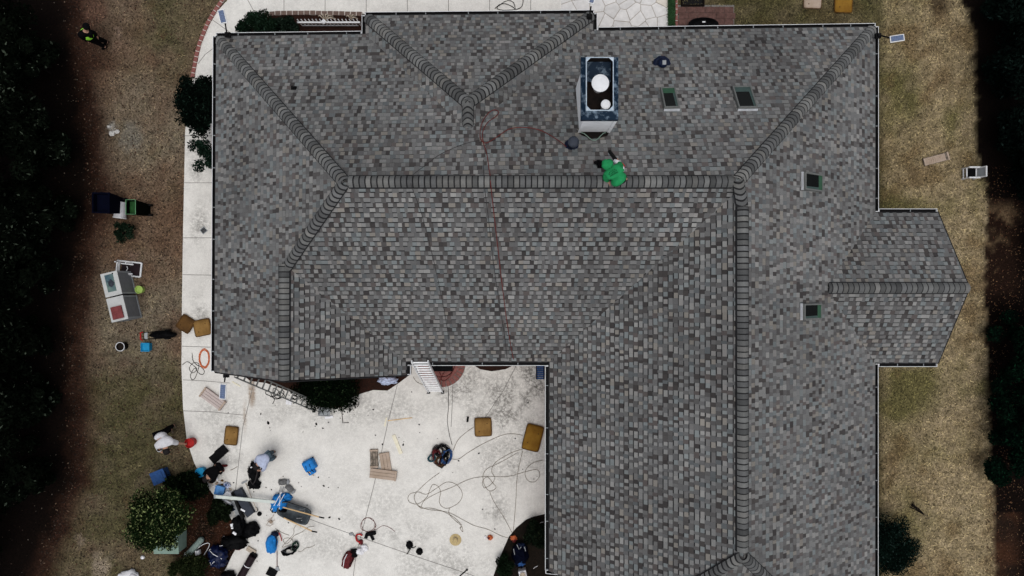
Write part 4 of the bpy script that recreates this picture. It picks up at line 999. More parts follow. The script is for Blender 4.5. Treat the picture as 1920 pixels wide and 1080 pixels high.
# --- ladders
def ladder(label, top, foot, width, rungs, side, m=None, ext=.35):
    t = thing('extension_ladder', label, 'ladder', foot, 0); m = m or m_alu
    d = (top-foot); w_ = Vector(side).normalized()*width/2; Ld = d.length; dn = d.normalized(); nrm = dn.cross(w_.normalized())
    for s_ in (-1,1):
        b = MB(); c0 = w_*s_; c1 = w_*s_+d
        vs = []
        for q in (c0,c1):
            for (u,v) in ((-.018,-.04),(.018,-.04),(.018,.04),(-.018,.04)): vs.append(q+w_.normalized()*u+nrm*v)
        b.add(vs, [(3,2,1,0),(4,5,6,7),(0,1,5,4),(1,2,6,5),(2,3,7,6),(3,0,4,7)]); part('rail', b, m, t)
        b = MB(); b.box(tuple(w_*s_+Vector((0,0,.03))),(.09,.1,.06)); part('foot_pad', b, m_black, t)
    for i in range(rungs):
        p = d*((i+.6)/rungs); b = MB()
        a_ = p-w_; e_ = p+w_; hd = Vector((nrm.x,nrm.y,0)).normalized()*.021
        vs = [a_-hd,e_-hd,e_+hd,a_+hd]; vs += [v+Vector((0,0,.03)) for v in vs]
        b.add(vs, [(3,2,1,0),(4,5,6,7),(0,1,5,4),(1,2,6,5),(2,3,7,6),(3,0,4,7)]); part('rung', b, m, t)
    return t
foot = P(817,735,ZC); top = P(787,678,3.35)
ladder('bright aluminium ladder leaning on the middle eave beside the brick doorstep', top, foot, .46, 14, (1,0,0))
foot = P(592,762,.05); top = P(444,698,3.35)
ladder('long ladder lying steeply against the left gable, dark lower rail, beside the dark shrub', top, foot, .30, 14, (.36,.93,0), m_galv)
# --- solar lights
def solar(label, p0, p1, p2, rz, w=.22, l=.5):
    """p0 mount (px,py,z), p1 arm end, p2 panel centre"""
    base = P(*p0); t = thing('solar_light', label, 'lamp', base, 0, 'solar lights on the eaves')
    b = MB(); b.box((0,0,.03),(.16,.14,.1)); b.box((0,0,.1),(.08,.08,.08)); part('mount', b, m_black, t, bevel=.01)
    b = MB(); b.tube([(0,0,.1), L(base,*p1)], .022, 8); part('arm', b, m_black, t)
    c = L(base,*p2); b = MB(); b.box((0,0,0),(w,l,.035)); f = part('panel_frame', b, m_white, t, bevel=.006); f.location = c; f.rotation_euler = (R(8),0,rz)
    b = MB()
    for i in range(3):
        for j in range(7): b.box((-w/2+.028+(i+.5)*(w-.056)/3,-l/2+.03+(j+.5)*(l-.06)/7,.02),((w-.056)/3-.005,(l-.06)/7-.005,.008))
    b.box((0,0,.0175),(w-.045,l-.05,.004),m=1); part('solar_cells', b, [m_panel,m_navy], f)
    b = MB(); b.box((0,0,-.05),(w*.7,l*.5,.05)); part('lamp_head', b, m_black, f)
solar('white-framed solar light on an arm at the upper left corner of the house', (428,66,3.1), (422,42,3.4), (417,31,3.45), R(11), .19,.38)
solar('white-framed solar light reaching over the right lawn from the upper right corner', (1645,68,3.1), (1668,71,3.4), (1682,72,3.45), R(-83), .19,.38)
solar('white-framed solar light over the concrete below the lower left roof corner', (425,703,2.9), (421,716,3.1), (418,734,3.15), R(-7), .19,.46)
solar('dark solar light arm sticking up at the top edge beside the stone terrace', (1105,32,3.1), (1108,12,3.4), (1111,-6,3.45), R(-12), .16,.38)

# --- front step, shutter etc.
def ringseg(c, r0, r1, a0, a1, z0, z1, n=3):
    b = []; 
    for i in range(n+1): a_ = a0+(a1-a0)*i/n; b.append((c[0]+r1*math.cos(a_), c[1]+r1*math.sin(a_)))
    for i in range(n,-1,-1): a_ = a0+(a1-a0)*i/n; b.append((c[0]+r0*math.cos(a_), c[1]+r0*math.sin(a_)))
    return b
c = P(828,681,ZC); t = thing('brick_doorstep', 'half-round red brick doorstep between the ladder and the black mat', 'doorstep', c)
b = MB(); b.prism([(.78*math.cos(a_),.78*math.sin(a_)) for a_ in np.linspace(math.pi,2*math.pi,24)]+[(.78,.5),(-.78,.5)], 0, .06); part('mortar_bed', b, m_joint, t)
b = MB(); r_ = random.Random(4)
for i in range(14):
    a0 = math.pi+i*math.pi/14; b.prism(ringseg((0,0),.58,.77,a0+.02,a0+math.pi/14-.02,0,.1), .0, .085+r_.uniform(0,.004))
for j,rr in enumerate((.36,.47)):
    b.prism(ringseg((0,0),rr-.04,rr+.095,math.pi,math.pi*2,0,.1,n=20), .0, .08)
b.prism([(.31*math.cos(a_),.31*math.sin(a_)) for a_ in np.linspace(math.pi,2*math.pi,18)], 0, .082)
part('brick_ring', b, m_brick, t)
b = MB(); b.box((0,0,.02),(D(44),D(16),.04)); b.box((0,0,.042),(D(40),D(12),.006)); one('door_mat', 'black door mat on the brick doorstep under the eave', 'mat', b, m_blackplastic, tuple(P(827,688,ZC+.09)), 0, bevel=.006)
t = thing('louvre_shutter', 'narrow dark blue louvred shutter standing against the wall in the courtyard corner', 'shutter', loc(1013,698,ZC,.3), 0)
b = MB(); 
for s_ in (-1,1): b.box((s_*.12,0,.14),(.03,.46,.28))
part('frame', b, m_navy, t)
b = MB()
for i in range(7): b.box((0,-.2+i*.066,.25),(.21,.045,.02),rx=.3)
part('louvre', b, m_midblue, t)
b = MB(); b.blob((0,0,.12),(.3,.14,.12),.5,3,24,3.0); b.blob((-.12,-.03,.1),(.14,.12,.12),.5,5,18,3.0); one('plastic_film', 'crumpled blue-white plastic film at the eave above the entrance bed', 'plastic film', b, m_plasticbag, tuple(P(728,712,.045)), smooth=True)
# drain grate on the left path
t = thing('drain_grate', 'small diamond-set drain grate in the left path', 'grate', P(382,432,ZC), R(40))
b = MB(); 
for s_ in (-1,1): b.box((s_*.085,0,.01),(.02,.19,.02)); b.box((0,s_*.085,.01),(.15,.02,.02))
part('frame', b, m_lgrey, t); b = MB(); b.box((0,0,.004),(.15,.15,.008)); 
part('cover', b, m_black, t); b = MB()
for i in range(3): b.box((-.04+i*.04,0,.012),(.008,.15,.008))
part('bar', b, m_grey, t)

# --- top strip: brick edging, picket rail, brick pad, window well
def bricks(name, label, pts, depth, m, n, z=0, gap=.012, hgt=.07):
    pl = spline([P(*p) for p in pts], 12); Ls = [0]
    for a_,b_ in zip(pl[:-1],pl[1:]): Ls.append(Ls[-1]+(b_-a_).length)
    base = pl[0].copy(); base.z = z; t = thing(name, label, 'brick edging', base)
    def at(s):
        for i in range(len(Ls)-1):
            if Ls[i+1] >= s or i == len(Ls)-2:
                k = (s-Ls[i])/max(1e-6,Ls[i+1]-Ls[i]); p = pl[i].lerp(pl[i+1], k); d = (pl[i+1]-pl[i]).normalized(); return p, d
    q = MB(); mo = MB(); r = random.Random(2); step = Ls[-1]/n
    for i in range(n):
        p, d = at(step*(i+.5)); nx = Vector((-d.y,d.x,0)); j = r.uniform(-.006,.006)
        vs = []
        for zz in (0,hgt+r.uniform(-.004,.004)):
            for (u,v) in ((-1,-1),(1,-1),(1,1),(-1,1)): w_ = p+d*u*(step/2-gap)+nx*(v*depth/2+j)-base; vs.append((w_.x,w_.y,zz))
        q.add(vs, [(3,2,1,0),(4,5,6,7),(0,1,5,4),(1,2,6,5),(2,3,7,6),(3,0,4,7)])
        vs = []
        for zz in (0,hgt-.006):
            for (u,v) in ((-1,-1),(1,-1),(1,1),(-1,1)): w_ = p+d*u*step/2+nx*v*depth*.47-base; vs.append((w_.x,w_.y,zz))
        mo.add(vs, [(3,2,1,0),(4,5,6,7),(0,1,5,4),(1,2,6,5),(2,3,7,6),(3,0,4,7)])
    part('brick_row', q, m, t); part('mortar', mo, m_mortar, t)
bricks('brick_edging', 'curved row of red bricks along the grass at the upper left path', [(428,-12),(404,22),(386,55),(373,92),(365,130),(362,148)], .12, m_brick, 17)
bricks('brick_edging', 'straight row of brown bricks between the back path and the back bed', [(498,33),(512,27),(600,26),(680,28)], .13, m_brickd, 17, z=.03)
bricks('brick_edging', 'narrow brick row between the green border grass and the brick pad', [(1268,-14),(1268,20),(1268,50)], .07, m_brick, 6, hgt=.05)
t = thing('brick_pad', 'brown brick pad on the ground against the upper right eave', 'brick pad', P(1322,34,0))
b = MB(); r_ = random.Random(6)
for i in range(6):
    for j in range(4): 
        o_ = .0 if j%2 else .12
        b.box((-.78+i*.31+o_*.5,-.34+j*.2,.02+r_.uniform(0,.004)),(.3,.19,.04))
part('brick_field', b, m_brickp, t)
b = MB(); b.box((0,0,.01),(1.9,.85,.02)); part('sand_bed', b, m_joint, t)
t = thing('dark_planter', 'flat black planter tray on the brick pad with a small white tag', 'planter', loc(1320,44,.04,.3))
b = MB(); b.lathe([(.36,0),(.5,.2),(.46,.22),(.3,.14),(0,.14)],(0,0,0),18,0,None,1,.45); part('shell', b, m_blackplastic, t)
b = MB(); b.box((0,.06,.235),(.1,.04,.01)); part('tag', b, m_paper, t)
t = thing('window_well', 'dark rectangular window well in the grass at the top edge', 'window well', P(1298,1,0))
b = MB(); 
for s_ in (-1,1): b.box((s_*.36,0,.05),(.04,.42,.1)); b.box((0,s_*.19,.05),(.68,.04,.1))
part('frame', b, m_stem, t); b = MB(); b.box((0,0,.008),(.68,.34,.016)); part('pit', b, m_black, t)
base = P(566,53,.045); t = thing('picket_rail', 'low white picket rail beside the back wall, right of the dark shrubs', 'picket fence', base)
b = MB(); e1 = L(base,676,53,.5); e1.z = .5
b.box((e1.x/2,0,.52),(e1.x,.05,.06)); part('top_rail', b, m_white, t)
b = MB(); b.box((e1.x/2,-.02,.3),(e1.x*.9,.03,.04)); part('lower_rail', b, m_grey, t)
n_ = 17
for i in range(n_):
    x = e1.x*(i+.5)/n_; b = MB(); b.tube([(x+.02,.0,.25),(x+.02,.0,.5),(x-.03,.07,.62)], .016, 6); part('picket', b, m_white, t)
b = MB(); b.lathe([(.0,0),(.07,.03),(.07,.08),(0,.11)],(e1.x*.43,.0,.53),12); part('finial', b, m_white, t)
b = MB()
for k in range(5):
    a_ = k*.5+.3; b.tube(spline([(0,0,.05),(.18*math.cos(a_),.14*math.sin(a_),.3),(.34*math.cos(a_),.22*math.sin(a_),.12)],5), .022, 5)
one('dried_palm', 'bleached dead leaf clump in the back bed above the picket rail', 'dead plant', b, m_beige, P(612,42,.045))
b = MB()
for k in range(4):
    a_ = k*.8+.1; b.tube(spline([(0,0,.05),(.1*math.cos(a_),.1*math.sin(a_),.25),(.2*math.cos(a_),.14*math.sin(a_),.08)],5), .02, 5)
one('dried_palm', 'small bleached dead leaf clump at the right end of the back bed', 'dead plant', b, m_beige, P(660,38,.045))

# --- hoses and cords
hz = ZC+.012
cable('garden_hose', 'black hose loops lying on the back path at the top edge', 'hose', [(928,17),(936,10),(948,8),(960,13),(966,17),(962,5),(952,2),(940,8),(932,17),(950,20),(975,16),(981,2),(978,-8)], .012, m_black, n=10)
def roofline(name, label, pts, r, m, up=.045):
    up = .075; r = r*1.12
    q = [PR(px,py,up) for px,py in pts]; b0 = q[0].copy(); q = spline([v-b0 for v in q], 8); b = MB(); b.tube(q, r, 6)
    return one(name, label, 'hose' if 'hose' in name else 'cord', b, m, b0, smooth=True)
roofline('air_hose', 'thin dark red air hose looping from the vent pipe over the ridge to the eave', [(1062,275),(1045,262),(1015,245),(985,239),(955,242),(930,258),(912,268),(902,262),(900,248),(904,230),(914,214),(926,206),(935,210),(930,218),(914,230),(905,248),(906,266),(913,290),(917,318),(919,328),(919.5,341),(921,355),(926,400),(933,460),(941,530),(950,600),(958,650),(963,674)], .009, m_hose, .055)
roofline('safety_cord', 'thin dark cord from the ridge down to the middle eave beside the red hose', [(906,300),(907,340),(909,356),(917,420),(926,500),(938,580),(946,630),(951,674)], .006, m_cord, .055)
roofline('safety_cord', 'faint thin cord across the left half of the front roof slope', [(903,262),(870,270),(828,288),(800,308),(772,330),(770,342),(774,356),(790,400),(806,460),(820,520),(836,600),(846,674)], .0055, m_cord, .055)
cable('tangled_hose', 'tangled black hose on the concrete below the left gable', 'hose', [(512,757),(515,748),(507,742),(499,738),(501,732),(507,735),(512,744),(520,748),(526,742),(522,732),(514,728),(513,738),(519,746),(528,744),(533,736),(529,731),(524,738),(516,742),(508,744),(519,740),(525,734),(534,742),(522,748)], .011, m_black, n=8)
cable('orange_cord_coil', 'coiled orange extension cord on the left path at the house corner', 'cord', [(384+ (9+1.5*math.sin(k*1.7))*math.cos(k*.72), 672+(17+2*math.cos(k*1.3))*math.sin(k*.72)) for k in range(46)], .010, m_orange, n=4)
cable('black_cord_tangle', 'loose black cord tangle on the left path, left of the orange coil', 'cord', [(343,684),(352,678),(362,684),(370,692),(362,699),(356,690),(364,680),(374,684),(368,706),(362,712),(358,704),(366,690),(372,698),(380,702),(384,696),(378,688),(370,684),(363,676),(361,662)], .009, m_cord, n=8)
cable('air_hose', 'thin dark hose running from the ladder down to the cable pile', 'hose', [(836,700),(833,710),(840,722),(841,760),(839,790),(843,815),(848,834)], .008, m_cord)
cable('air_hose', 'thin dark red hose loops on the brick doorstep', 'hose', [(820,720),(828,706),(824,694),(834,694),(828,710),(836,712),(846,702),(850,690)], .009, m_hose, z=.15)
cable('thin_cable', 'thin cord curving from the eave corner to the ladder', 'cord', [(775,706),(780,714),(790,720),(802,721)], .006, m_cord2)
cable('air_hose', 'thin brown hose from the pile of cables up past the square ochre cushion', 'hose', [(850,844),(858,826),(872,812),(889,800)], .007, m_cord2)
cable('air_hose', 'thin brown hose from the cable pile out to the large ochre cushion', 'hose', [(846,860),(860,860),(878,848),(905,832),(940,816),(962,813),(980,816)], .007, m_cord2)
cable('air_hose', 'long thin hose making big loops in the middle of the drive', 'hose', [(824,886),(800,904),(782,921),(770,925),(765,934),(770,942),(784,944),(800,932),(806,918),(812,908),(822,912),(826,922),(824,940),(830,950),(842,952),(860,942),(867,928),(862,914),(850,905),(836,904),(820,914),(800,926),(784,922),(777,930),(780,942),(790,952),(806,952),(830,958),(852,970),(866,984)], .0065, m_cord2)
cable('air_hose', 'long thin hose from the loops up to the right wing gutter', 'hose', [(790,950),(796,938),(820,924),(850,912),(880,898),(910,893),(950,893),(985,884),(1006,880),(1012,890),(1004,902),(992,902),(985,892),(986,880),(998,868),(1018,862)], .0065, m_cord2)
cable('air_hose', 'long thin hose running from the loops to the red reel at the corner bed', 'hose', [(782,946),(800,954),(840,960),(870,975),(890,985),(915,992),(940,1004),(960,1009)], .0065, m_cord2)
cable('air_hose', 'thin hose loops below the large ochre cushion', 'hose', [(985,840),(960,848),(935,862),(925,872),(922,884),(928,896),(920,908),(908,914),(905,902),(914,894),(924,905),(930,914),(918,920),(908,908),(906,890),(914,878),(935,868),(968,850)], .0065, m_cord2)
cable('air_hose', 'thin straight cord from the loops below the cushion down to the corner bed', 'cord', [(918,920),(925,938),(945,970),(961,1000)], .006, m_cord2)
cable('air_hose', 'thin cord running beside the right wing down to the corner bed', 'cord', [(980,845),(970,890),(967,940),(962,1000)], .006, m_cord2)
cable('hose_end', 'small hose end with a white loop above the straw hat', 'hose', [(843,952),(842,962),(852,974),(864,984),(864,992),(868,996),(866,986),(862,990)], .007, m_cord2)
cable('nailer_hose', 'thin reddish hose coil above the black nail gun', 'hose', [(691+13*math.cos(k*.63)+1.5*math.sin(k), 984+13*math.sin(k*.63)+1.2*math.cos(k*1.3)) for k in range(22)]+[(706,992),(718,985),(730,988),(741,996)], .0065, m_hose, n=5)
def pile(name, label, cat, px, py, parts_, z=ZC):
    t = thing(name, label, cat, P(px,py,z)); 
    for i,(m,cx,cy,rx,ry,k,r,rot) in enumerate(parts_):
        b = MB(); rr = random.Random(i*5+1)
        pts = []
        for j in range(k*9):
            a_ = j*2*math.pi/9; w_ = rr.uniform(.65,1.1); x = rx*math.cos(a_)*w_; y = ry*math.sin(a_)*w_
            pts.append((D(cx+x*math.cos(rot)-y*math.sin(rot)), D(cy+x*math.sin(rot)+y*math.cos(rot)), .02+.16*rr.random()*(1-abs(math.cos(a_))*.3)))
        b.tube(spline(pts,4), r, 5); part('coil', b, m, t, smooth=True)
pile('cable_pile', 'heap of coiled black, blue and brown ropes in the middle of the drive', 'rope pile', 826,852,
     [(m_blackplastic,4,6,12,13,9,.013,.3),(m_darkred,-6,-4,8,15,7,.012,.2),(m_midblue,12,-2,9,15,7,.012,-.3),(m_cord,-4,8,9,11,7,.012,1.),(mat('teal_rope',(.01,.06,.08),.7),-16,-6,8,6,5,.011,.8),(mat('brown_rope',(.07,.035,.015),.8),0,-12,9,9,6,.011,.1),(m_blackplastic,6,-10,14,7,6,.012,1.2),(m_cord,0,0,21,22,2,.009,0)])
pile('rope_coil', 'dark green-black rope coil beside the blue bundle at the bottom', 'rope', 547,1030, [(m_blackplastic,-2,-1,14,7,7,.012,.4),(mat('green_rope',(.012,.03,.02),.7),8,7,6,9,6,.012,-.2),(m_blackplastic,-6,-3,12,6,4,.011,.1)])
cable('yellow_cord', 'thin yellow-brown cord looping from the barrow to the dark rope coil', 'cord', [(590,986),(578,988),(568,996),(552,1004),(545,1014),(536,1019),(532,1012),(538,1008),(548,1010),(549,1018),(540,1022),(530,1024),(550,1002),(552,990),(556,984)], .006, m_cord2)
cable('cord_tail', 'thin cord tail right of the dark rope coil', 'cord', [(560,1033),(566,1033),(574,1027),(584,1025),(591,1021)], .006, m_cord2)

# --- tools & bags
def blobs(name, label, cat, px, py, bl, z=ZC, rz=0, extra=None, smooth=True):
    """bl: (part, material, cx, cy, cz, rx, ry, rz_h, seed, amp) in photo pixels / metres"""
    t = thing(name, label, cat, P(px,py,z), R(rz))
    for (pn,m,cx,cy,cz,rx,ry,h,sd,am) in bl:
        b = MB(); b.blob((D(cx),D(cy),cz+h*.6),(D(rx),D(ry),h),am,sd,26,2.4); part(pn, b, m, t, smooth=smooth)
    for e in (extra or []):
        b = MB(); b.tube([(D(x),D(y),z_) for x,y,z_ in e[2]], e[3], 6); part(e[0], b, e[1], t)
    return t
blobs('black_bag', 'shiny black bag with straps on the concrete below the man in the pale shirt', 'bag', 479,885, [('body',m_blackgloss,0,3,0,11,18,.16,1,.35),('flap',m_blackgloss,-1,-22,0,11,9,.1,2,.5)], extra=[('strap',m_cord,[(-8,14,.2),(-9,0,.24),(-6,-14,.18),(0,-24,.14)],.014),('strap',m_cord,[(6,16,.2),(8,2,.24),(4,-12,.2),(-2,-22,.14)],.014),('buckle',m_paper,[(-4,12,.27),(-1,13,.27)],.02)])
blobs('black_bag', 'large black bag heap below the grey panels beside the round bed', 'bag', 450,985, [('body',m_blackgloss,0,3,0,12,16,.2,3,.4),('pocket',m_blackgloss,-3,-12,0,11,9,.15,4,.4)])
blobs('black_bag', 'round black bag right of the heap, resting on the concrete', 'bag', 474,990, [('body',m_blackgloss,0,0,0,14,14,.2,5,.35),('handle_flap',m_blackgloss,-9,-10,0,8,8,.1,6,.4)])
blobs('black_bag', 'low black bag at the edge of the bed above the navy tarp', 'bag', 441,1016, [('body',m_blackgloss,2,2,0,22,14,.2,7,.45),('flap',m_darkred,5,-9,0,10,5,.08,8,.4),('side',m_blackgloss,-14,3,0,10,9,.12,12,.4)])
blobs('black_bag', 'dark bag at the bottom edge left of the dark roll', 'bag', 430,1076, [('body',m_blackgloss,0,0,0,13,8,.18,9,.3)])
b = MB(); b.box((0,0,.05),(.13,.07,.05),rz=-.6); one('white_carton', 'small white carton lying on the black bag heap', 'carton', b, m_paper, P(441,999,.36), bevel=.005)
b = MB(); b.box((0,0,.03),(.1,.1,.06),rz=.3); b.box((0,-.1,.02),(.07,.05,.04)); one('white_packet', 'small white packet at the left edge of the black bags', 'packet', b, m_paper, P(436,984,.25), bevel=.005)
b = MB(); b.box((0,0,.03),(.08,.06,.04),rz=.6); one('white_packet', 'tiny pale packet lying on the mulch left of the low black bag', 'packet', b, m_paper, P(420,1007,.03), bevel=.005)
blobs('maroon_bag', 'oval dark maroon bag with a pale zip at the lower middle of the drive', 'bag', 654,1047, [('body',m_darkred,0,0,0,10,18,.16,2,.25),('top_flap',m_blackgloss,5,14,0,8,9,.12,5,.4)], rz=-22, extra=[('zip',m_paper,[(-5,12,.25),(-6,0,.26),(-3,-12,.22)],.012),('handle',m_blackgloss,[(5,14,.2),(9,6,.26),(7,-6,.24)],.014)])
blobs('white_cloth', 'bundled white cloth between the maroon bag and the red clamp', 'cloth', 676,1032, [('body',m_paper,0,0,0,8,6.5,.11,2,.25),('fold',m_paper,7,5,0,7,7,.06,5,.4)])
blobs('red_clamp_tool', 'curved dark red tool left of the black nail gun', 'tool', 674,1008, [('grip',m_darkred,3,-8,0,4,5,.05,2,.3),('tip',m_grey,-15,7,0,4,3,.03,2,.3)], extra=[('jaw',m_red,[(-6,2,.06),(-4,7,.07),(2,8,.07),(6,5,.06)],.028),('jaw',m_red,[(-6,2,.06),(-4,-4,.07),(2,-8,.07)],.034),('rod',m_grey,[(-6,2,.04),(-15,7,.03)],.014)])
t = thing('nail_gun', 'black nail gun at the end of the reddish hose coil', 'nail gun', P(697,999,ZC), R(10))
b = MB(); b.box((0,0,.06),(D(17),D(7),.1)); part('body', b, m_blackplastic, t, bevel=.02)
b = MB(); b.box((D(0),D(-8),.05),(D(5),D(11),.06),rz=.3); part('handle', b, m_blackplastic, t, bevel=.012)
b = MB(); b.box((D(-10),D(-3),.05),(D(6),D(10),.05),rz=-.5); part('magazine', b, m_blackplastic, t, bevel=.01)
blobs('nail_pouch', 'black tool pouch with a dangling strap on the diagonal joint', 'pouch', 769,1024, [('body',m_blackgloss,-1,3,0,6,7,.07,3,.35)], extra=[('strap',m_blackgloss,[(1,-2,.04),(-2,-9,.02),(-6,-15,.01)],.016),('strap',m_blackgloss,[(3,-2,.04),(7,-3,.02),(11,0,.01)],.012)])
blobs('nail_pouch', 'small round black pouch right of the strapped one', 'pouch', 787,1033, [('body',m_blackgloss,0,0,0,6,6.5,.07,8,.3),('lid',m_blackgloss,0,1,.05,4,4,.04,8,.3)])
# straw hat
t = thing('straw_hat', 'round straw hat lying on the concrete near the bottom of the drive', 'hat', P(854,1012,ZC))
b = MB(); b.lathe([(.0,.004),(.19,.0),(.195,.008),(.1,.02),(.085,.02),(0,.02)],(0,0,0),26); part('brim', b, m_straw, t)
b = MB(); b.lathe([(.085,.018),(.08,.09),(.05,.11),(0,.1)],(0,0,0),18,0,None,.9,1.15); part('crown', b, m_straw, t)
b = MB(); b.tube([(.087*math.cos(a_)*.9,.087*math.sin(a_)*1.15,.03) for a_ in np.linspace(0,6.28,18,endpoint=False)],.008,5,closed=True); part('band', b, m_beige, t)
blobs('red_reel', 'small rusty red ball of cord with a white tip right of the straw hat', 'reel', 917,1007, [('coil',m_orange,2,0,0,5,4.5,.07,3,.3),('core',m_darkred,0,0,.06,3,2.5,.04,3,.3),('tip',m_paper,-7,0,0,2,3,.03,2,.2)])
blobs('red_reel', 'rusty red hose reel at the edge of the corner bed where the hoses meet', 'reel', 963,1008, [('coil',m_orange,0,0,0,6,5,.08,5,.6),('core',m_darkred,1,-3,.05,4,4,.05,3,.4)])
b = MB(); b.box((0,0,.012),(D(20),D(2),.02)); b.box((D(9),0,.02),(D(3),D(3.5),.03)); one('pry_bar', 'thin black bar lying at the bottom edge of the drive', 'bar', b, m_black, P(869,1074,ZC), R(42))
# things in the corner bed
blobs('dark_coat', 'dark navy coat lying in the corner bed against the right wing', 'coat', 975,1035, [('body',m_binnavy,0,0,.15,14,20,.14,3,.4),('sleeve',m_midblue,0,-15,.2,9,6,.09,5,.5),('collar',m_navy,2,16,.2,9,6,.08,6,.4)], extra=[('trim',m_grey,[(-12,14,.4),(-10,4,.44)],.014),('trim',m_grey,[(-6,22,.4),(-2,14,.44),(2,18,.42)],.014),('trim',m_grey,[(8,18,.4),(10,10,.42)],.014)])
t = thing('potted_bowl', 'white bowl on a square white tray at the bottom of the corner bed', 'bowl', P(980,1077,.3), R(12))
b = MB(); b.box((0,0,-.13),(.24,.24,.3)); part('tray', b, m_paper, t, bevel=.01); b = MB(); b.lathe([(.05,.02),(.1,.1),(.09,.1),(.04,.04),(0,.04)],(0,0,0),16); part('bowl', b, m_beige, t)
t = thing('steel_ring', 'small grey ring lying in the corner bed, left of the white bowl', 'ring', P(943,1071,.05)); b = MB(); b.tube([(.045*math.cos(a_),.045*math.sin(a_),.03) for a_ in np.linspace(0,6.28,14,endpoint=False)],.016,6,closed=True); part('ring', b, m_grey, t)
cable('white_twig', 'short white twig in the corner bed near the lower gutter corner', 'twig', [(1000,1064),(1004,1061),(1008,1059)], .008, m_paper, z=.1)
cable('white_twig', 'short pinkish twig in the corner bed near the top by the gutter', 'twig', [(1010,981),(1014,978),(1019,977)], .009, m_paper, z=.1)
# blue cushion chair
t = thing('blue_backpack', 'bright blue backpack lying on the concrete right of the man in the pale shirt', 'backpack', P(583,872,ZC), R(28))
b = MB(); b.box((0,D(2),.12),(D(24),D(22),.24),taper=.88); part('body', b, m_blue, t, bevel=.05)
b = MB(); b.box((D(-3),D(-12),.08),(D(15),D(9),.15),taper=.85); part('pocket', b, m_blue, t, bevel=.03)
for k in (-6,2): b = MB(); b.tube([(D(k),D(-16),.1),(D(k-1),D(-8),.22),(D(k+1),D(4),.24)], .014, 5); part('strap', b, m_navy, t)
b = MB(); b.tube([(D(-4),D(-20),.03),(D(-5),D(-8),.21)], .014, 6); part('wood_handle', b, m_wood, t)
b = MB(); b.tube([(D(9),D(10),.1),(D(13),D(12),.1)], .02, 6); part('buckle', b, m_black, t)
# long white pole
t = thing('long_white_pole', 'long white pole lying across the bags from the round bed to the blue bundle', 'pole', P(403,930,.42)); e1 = L(Vector(t.location), 530,942,.22)
b = MB(); d = e1; nx = Vector((-d.y,d.x,0)).normalized()*.05
vs = [-nx, d-nx, d+nx, nx]; vs += [Vector(v)+Vector((0,0,.06)) for v in vs]; b.add(vs, [(3,2,1,0),(4,5,6,7),(0,1,5,4),(1,2,6,5),(2,3,7,6),(3,0,4,7)]); part('shaft', b, m_pole, t)
b = MB(); b.box((.02,0,.03),(.05,.12,.08)); part('end_cap', b, m_lgrey, t)
# grey panels under the pole
def flat(name, label, cat, quad, z, th, m, group=None, pn='panel', extra=None):
    pts = pw(quad); b0 = P(*quad[0]); poly = [(p[0]-b0.x,p[1]-b0.y) for p in pts]; t = thing(name, label, cat, (b0.x,b0.y,z), 0, group)
    b = MB(); b.prism(poly, 0, th); part(pn, b, m, t, bevel=.004)
    for (en,em,eq,ez,eh) in (extra or []):
        b = MB(); b.prism([(p[0]-b0.x,p[1]-b0.y) for p in pw(eq)], ez, eh); part(en, b, em, t)
    return t
flat('grey_display_panel', 'dark slate grey panel under the right half of the long white pole', 'panel', [(441,920),(455,912),(480,958),(467,968)], ZC, .16, m_slateg, extra=[('bright_strip',m_paper,[(456,950),(464,954),(463,957),(455,953)],.16,.17),('edge_rail',m_black,[(438,920),(442,918),(461,968),(457,970)],0,.2)])
flat('grey_channel', 'pale grey metal channel beside the dark panel, running down to the black bags', 'channel', [(436,938),(442,936),(454,966),(446,968)], ZC, .1, m_lgrey, extra=[('inner_groove',m_grey,[(438,940),(441,939),(451,965),(448,966)],.1,.105)])
flat('white_trim_piece', 'short white trim piece under the left part of the pole', 'trim', [(421,934),(426,934),(438,940),(436,944)], ZC+.1, .06, m_paper)
flat('white_folded_bag', 'white folded bag just right of the light blue box', 'bag', [(423,924),(430,918),(437,921),(439,930),(424,930)], ZC, .18, m_paper)
blobs('blue_pouch', 'dark blue pouch with a white tag under the pole at the bed edge', 'pouch', 434,950, [('body',m_navy,0,0,0,9,7,.1,2,.4),('tag',m_paper,-4,-4,.12,3,2.5,.02,2,.1)])
cable('paper_scraps_cord', 'thin branching twig on the concrete beside the dark bag', 'twig', [(433,881),(440,878),(446,874)], .008, m_cord2)
t = thing('garden_hoe', 'hoe with a thin grey handle beside the dark slate panel', 'hoe', P(461,905,ZC), 0)
b = MB(); b.tube([(0,0,.03), L(P(461,905,ZC),482,958,ZC+.18)], .013, 6); part('handle', b, m_beige, t)
b = MB(); b.box((-.04,.03,.03),(.2,.06,.02),rz=.5); part('blade', b, m_grey, t)
cable('black_clip', 'small black wire clip at the lower right corner of the slate panel', 'clip', [(480,950),(484,952),(484,957),(479,959),(477,955)], .010, m_black, z=.07)
b = MB(); b.lathe([(.07,0),(.075,.04),(.06,.04),(.055,.015),(0,.015)],(0,0,0),14); one('black_cup', 'small round black cup right of the slate panel', 'cup', b, m_blackplastic, P(487,963,ZC))
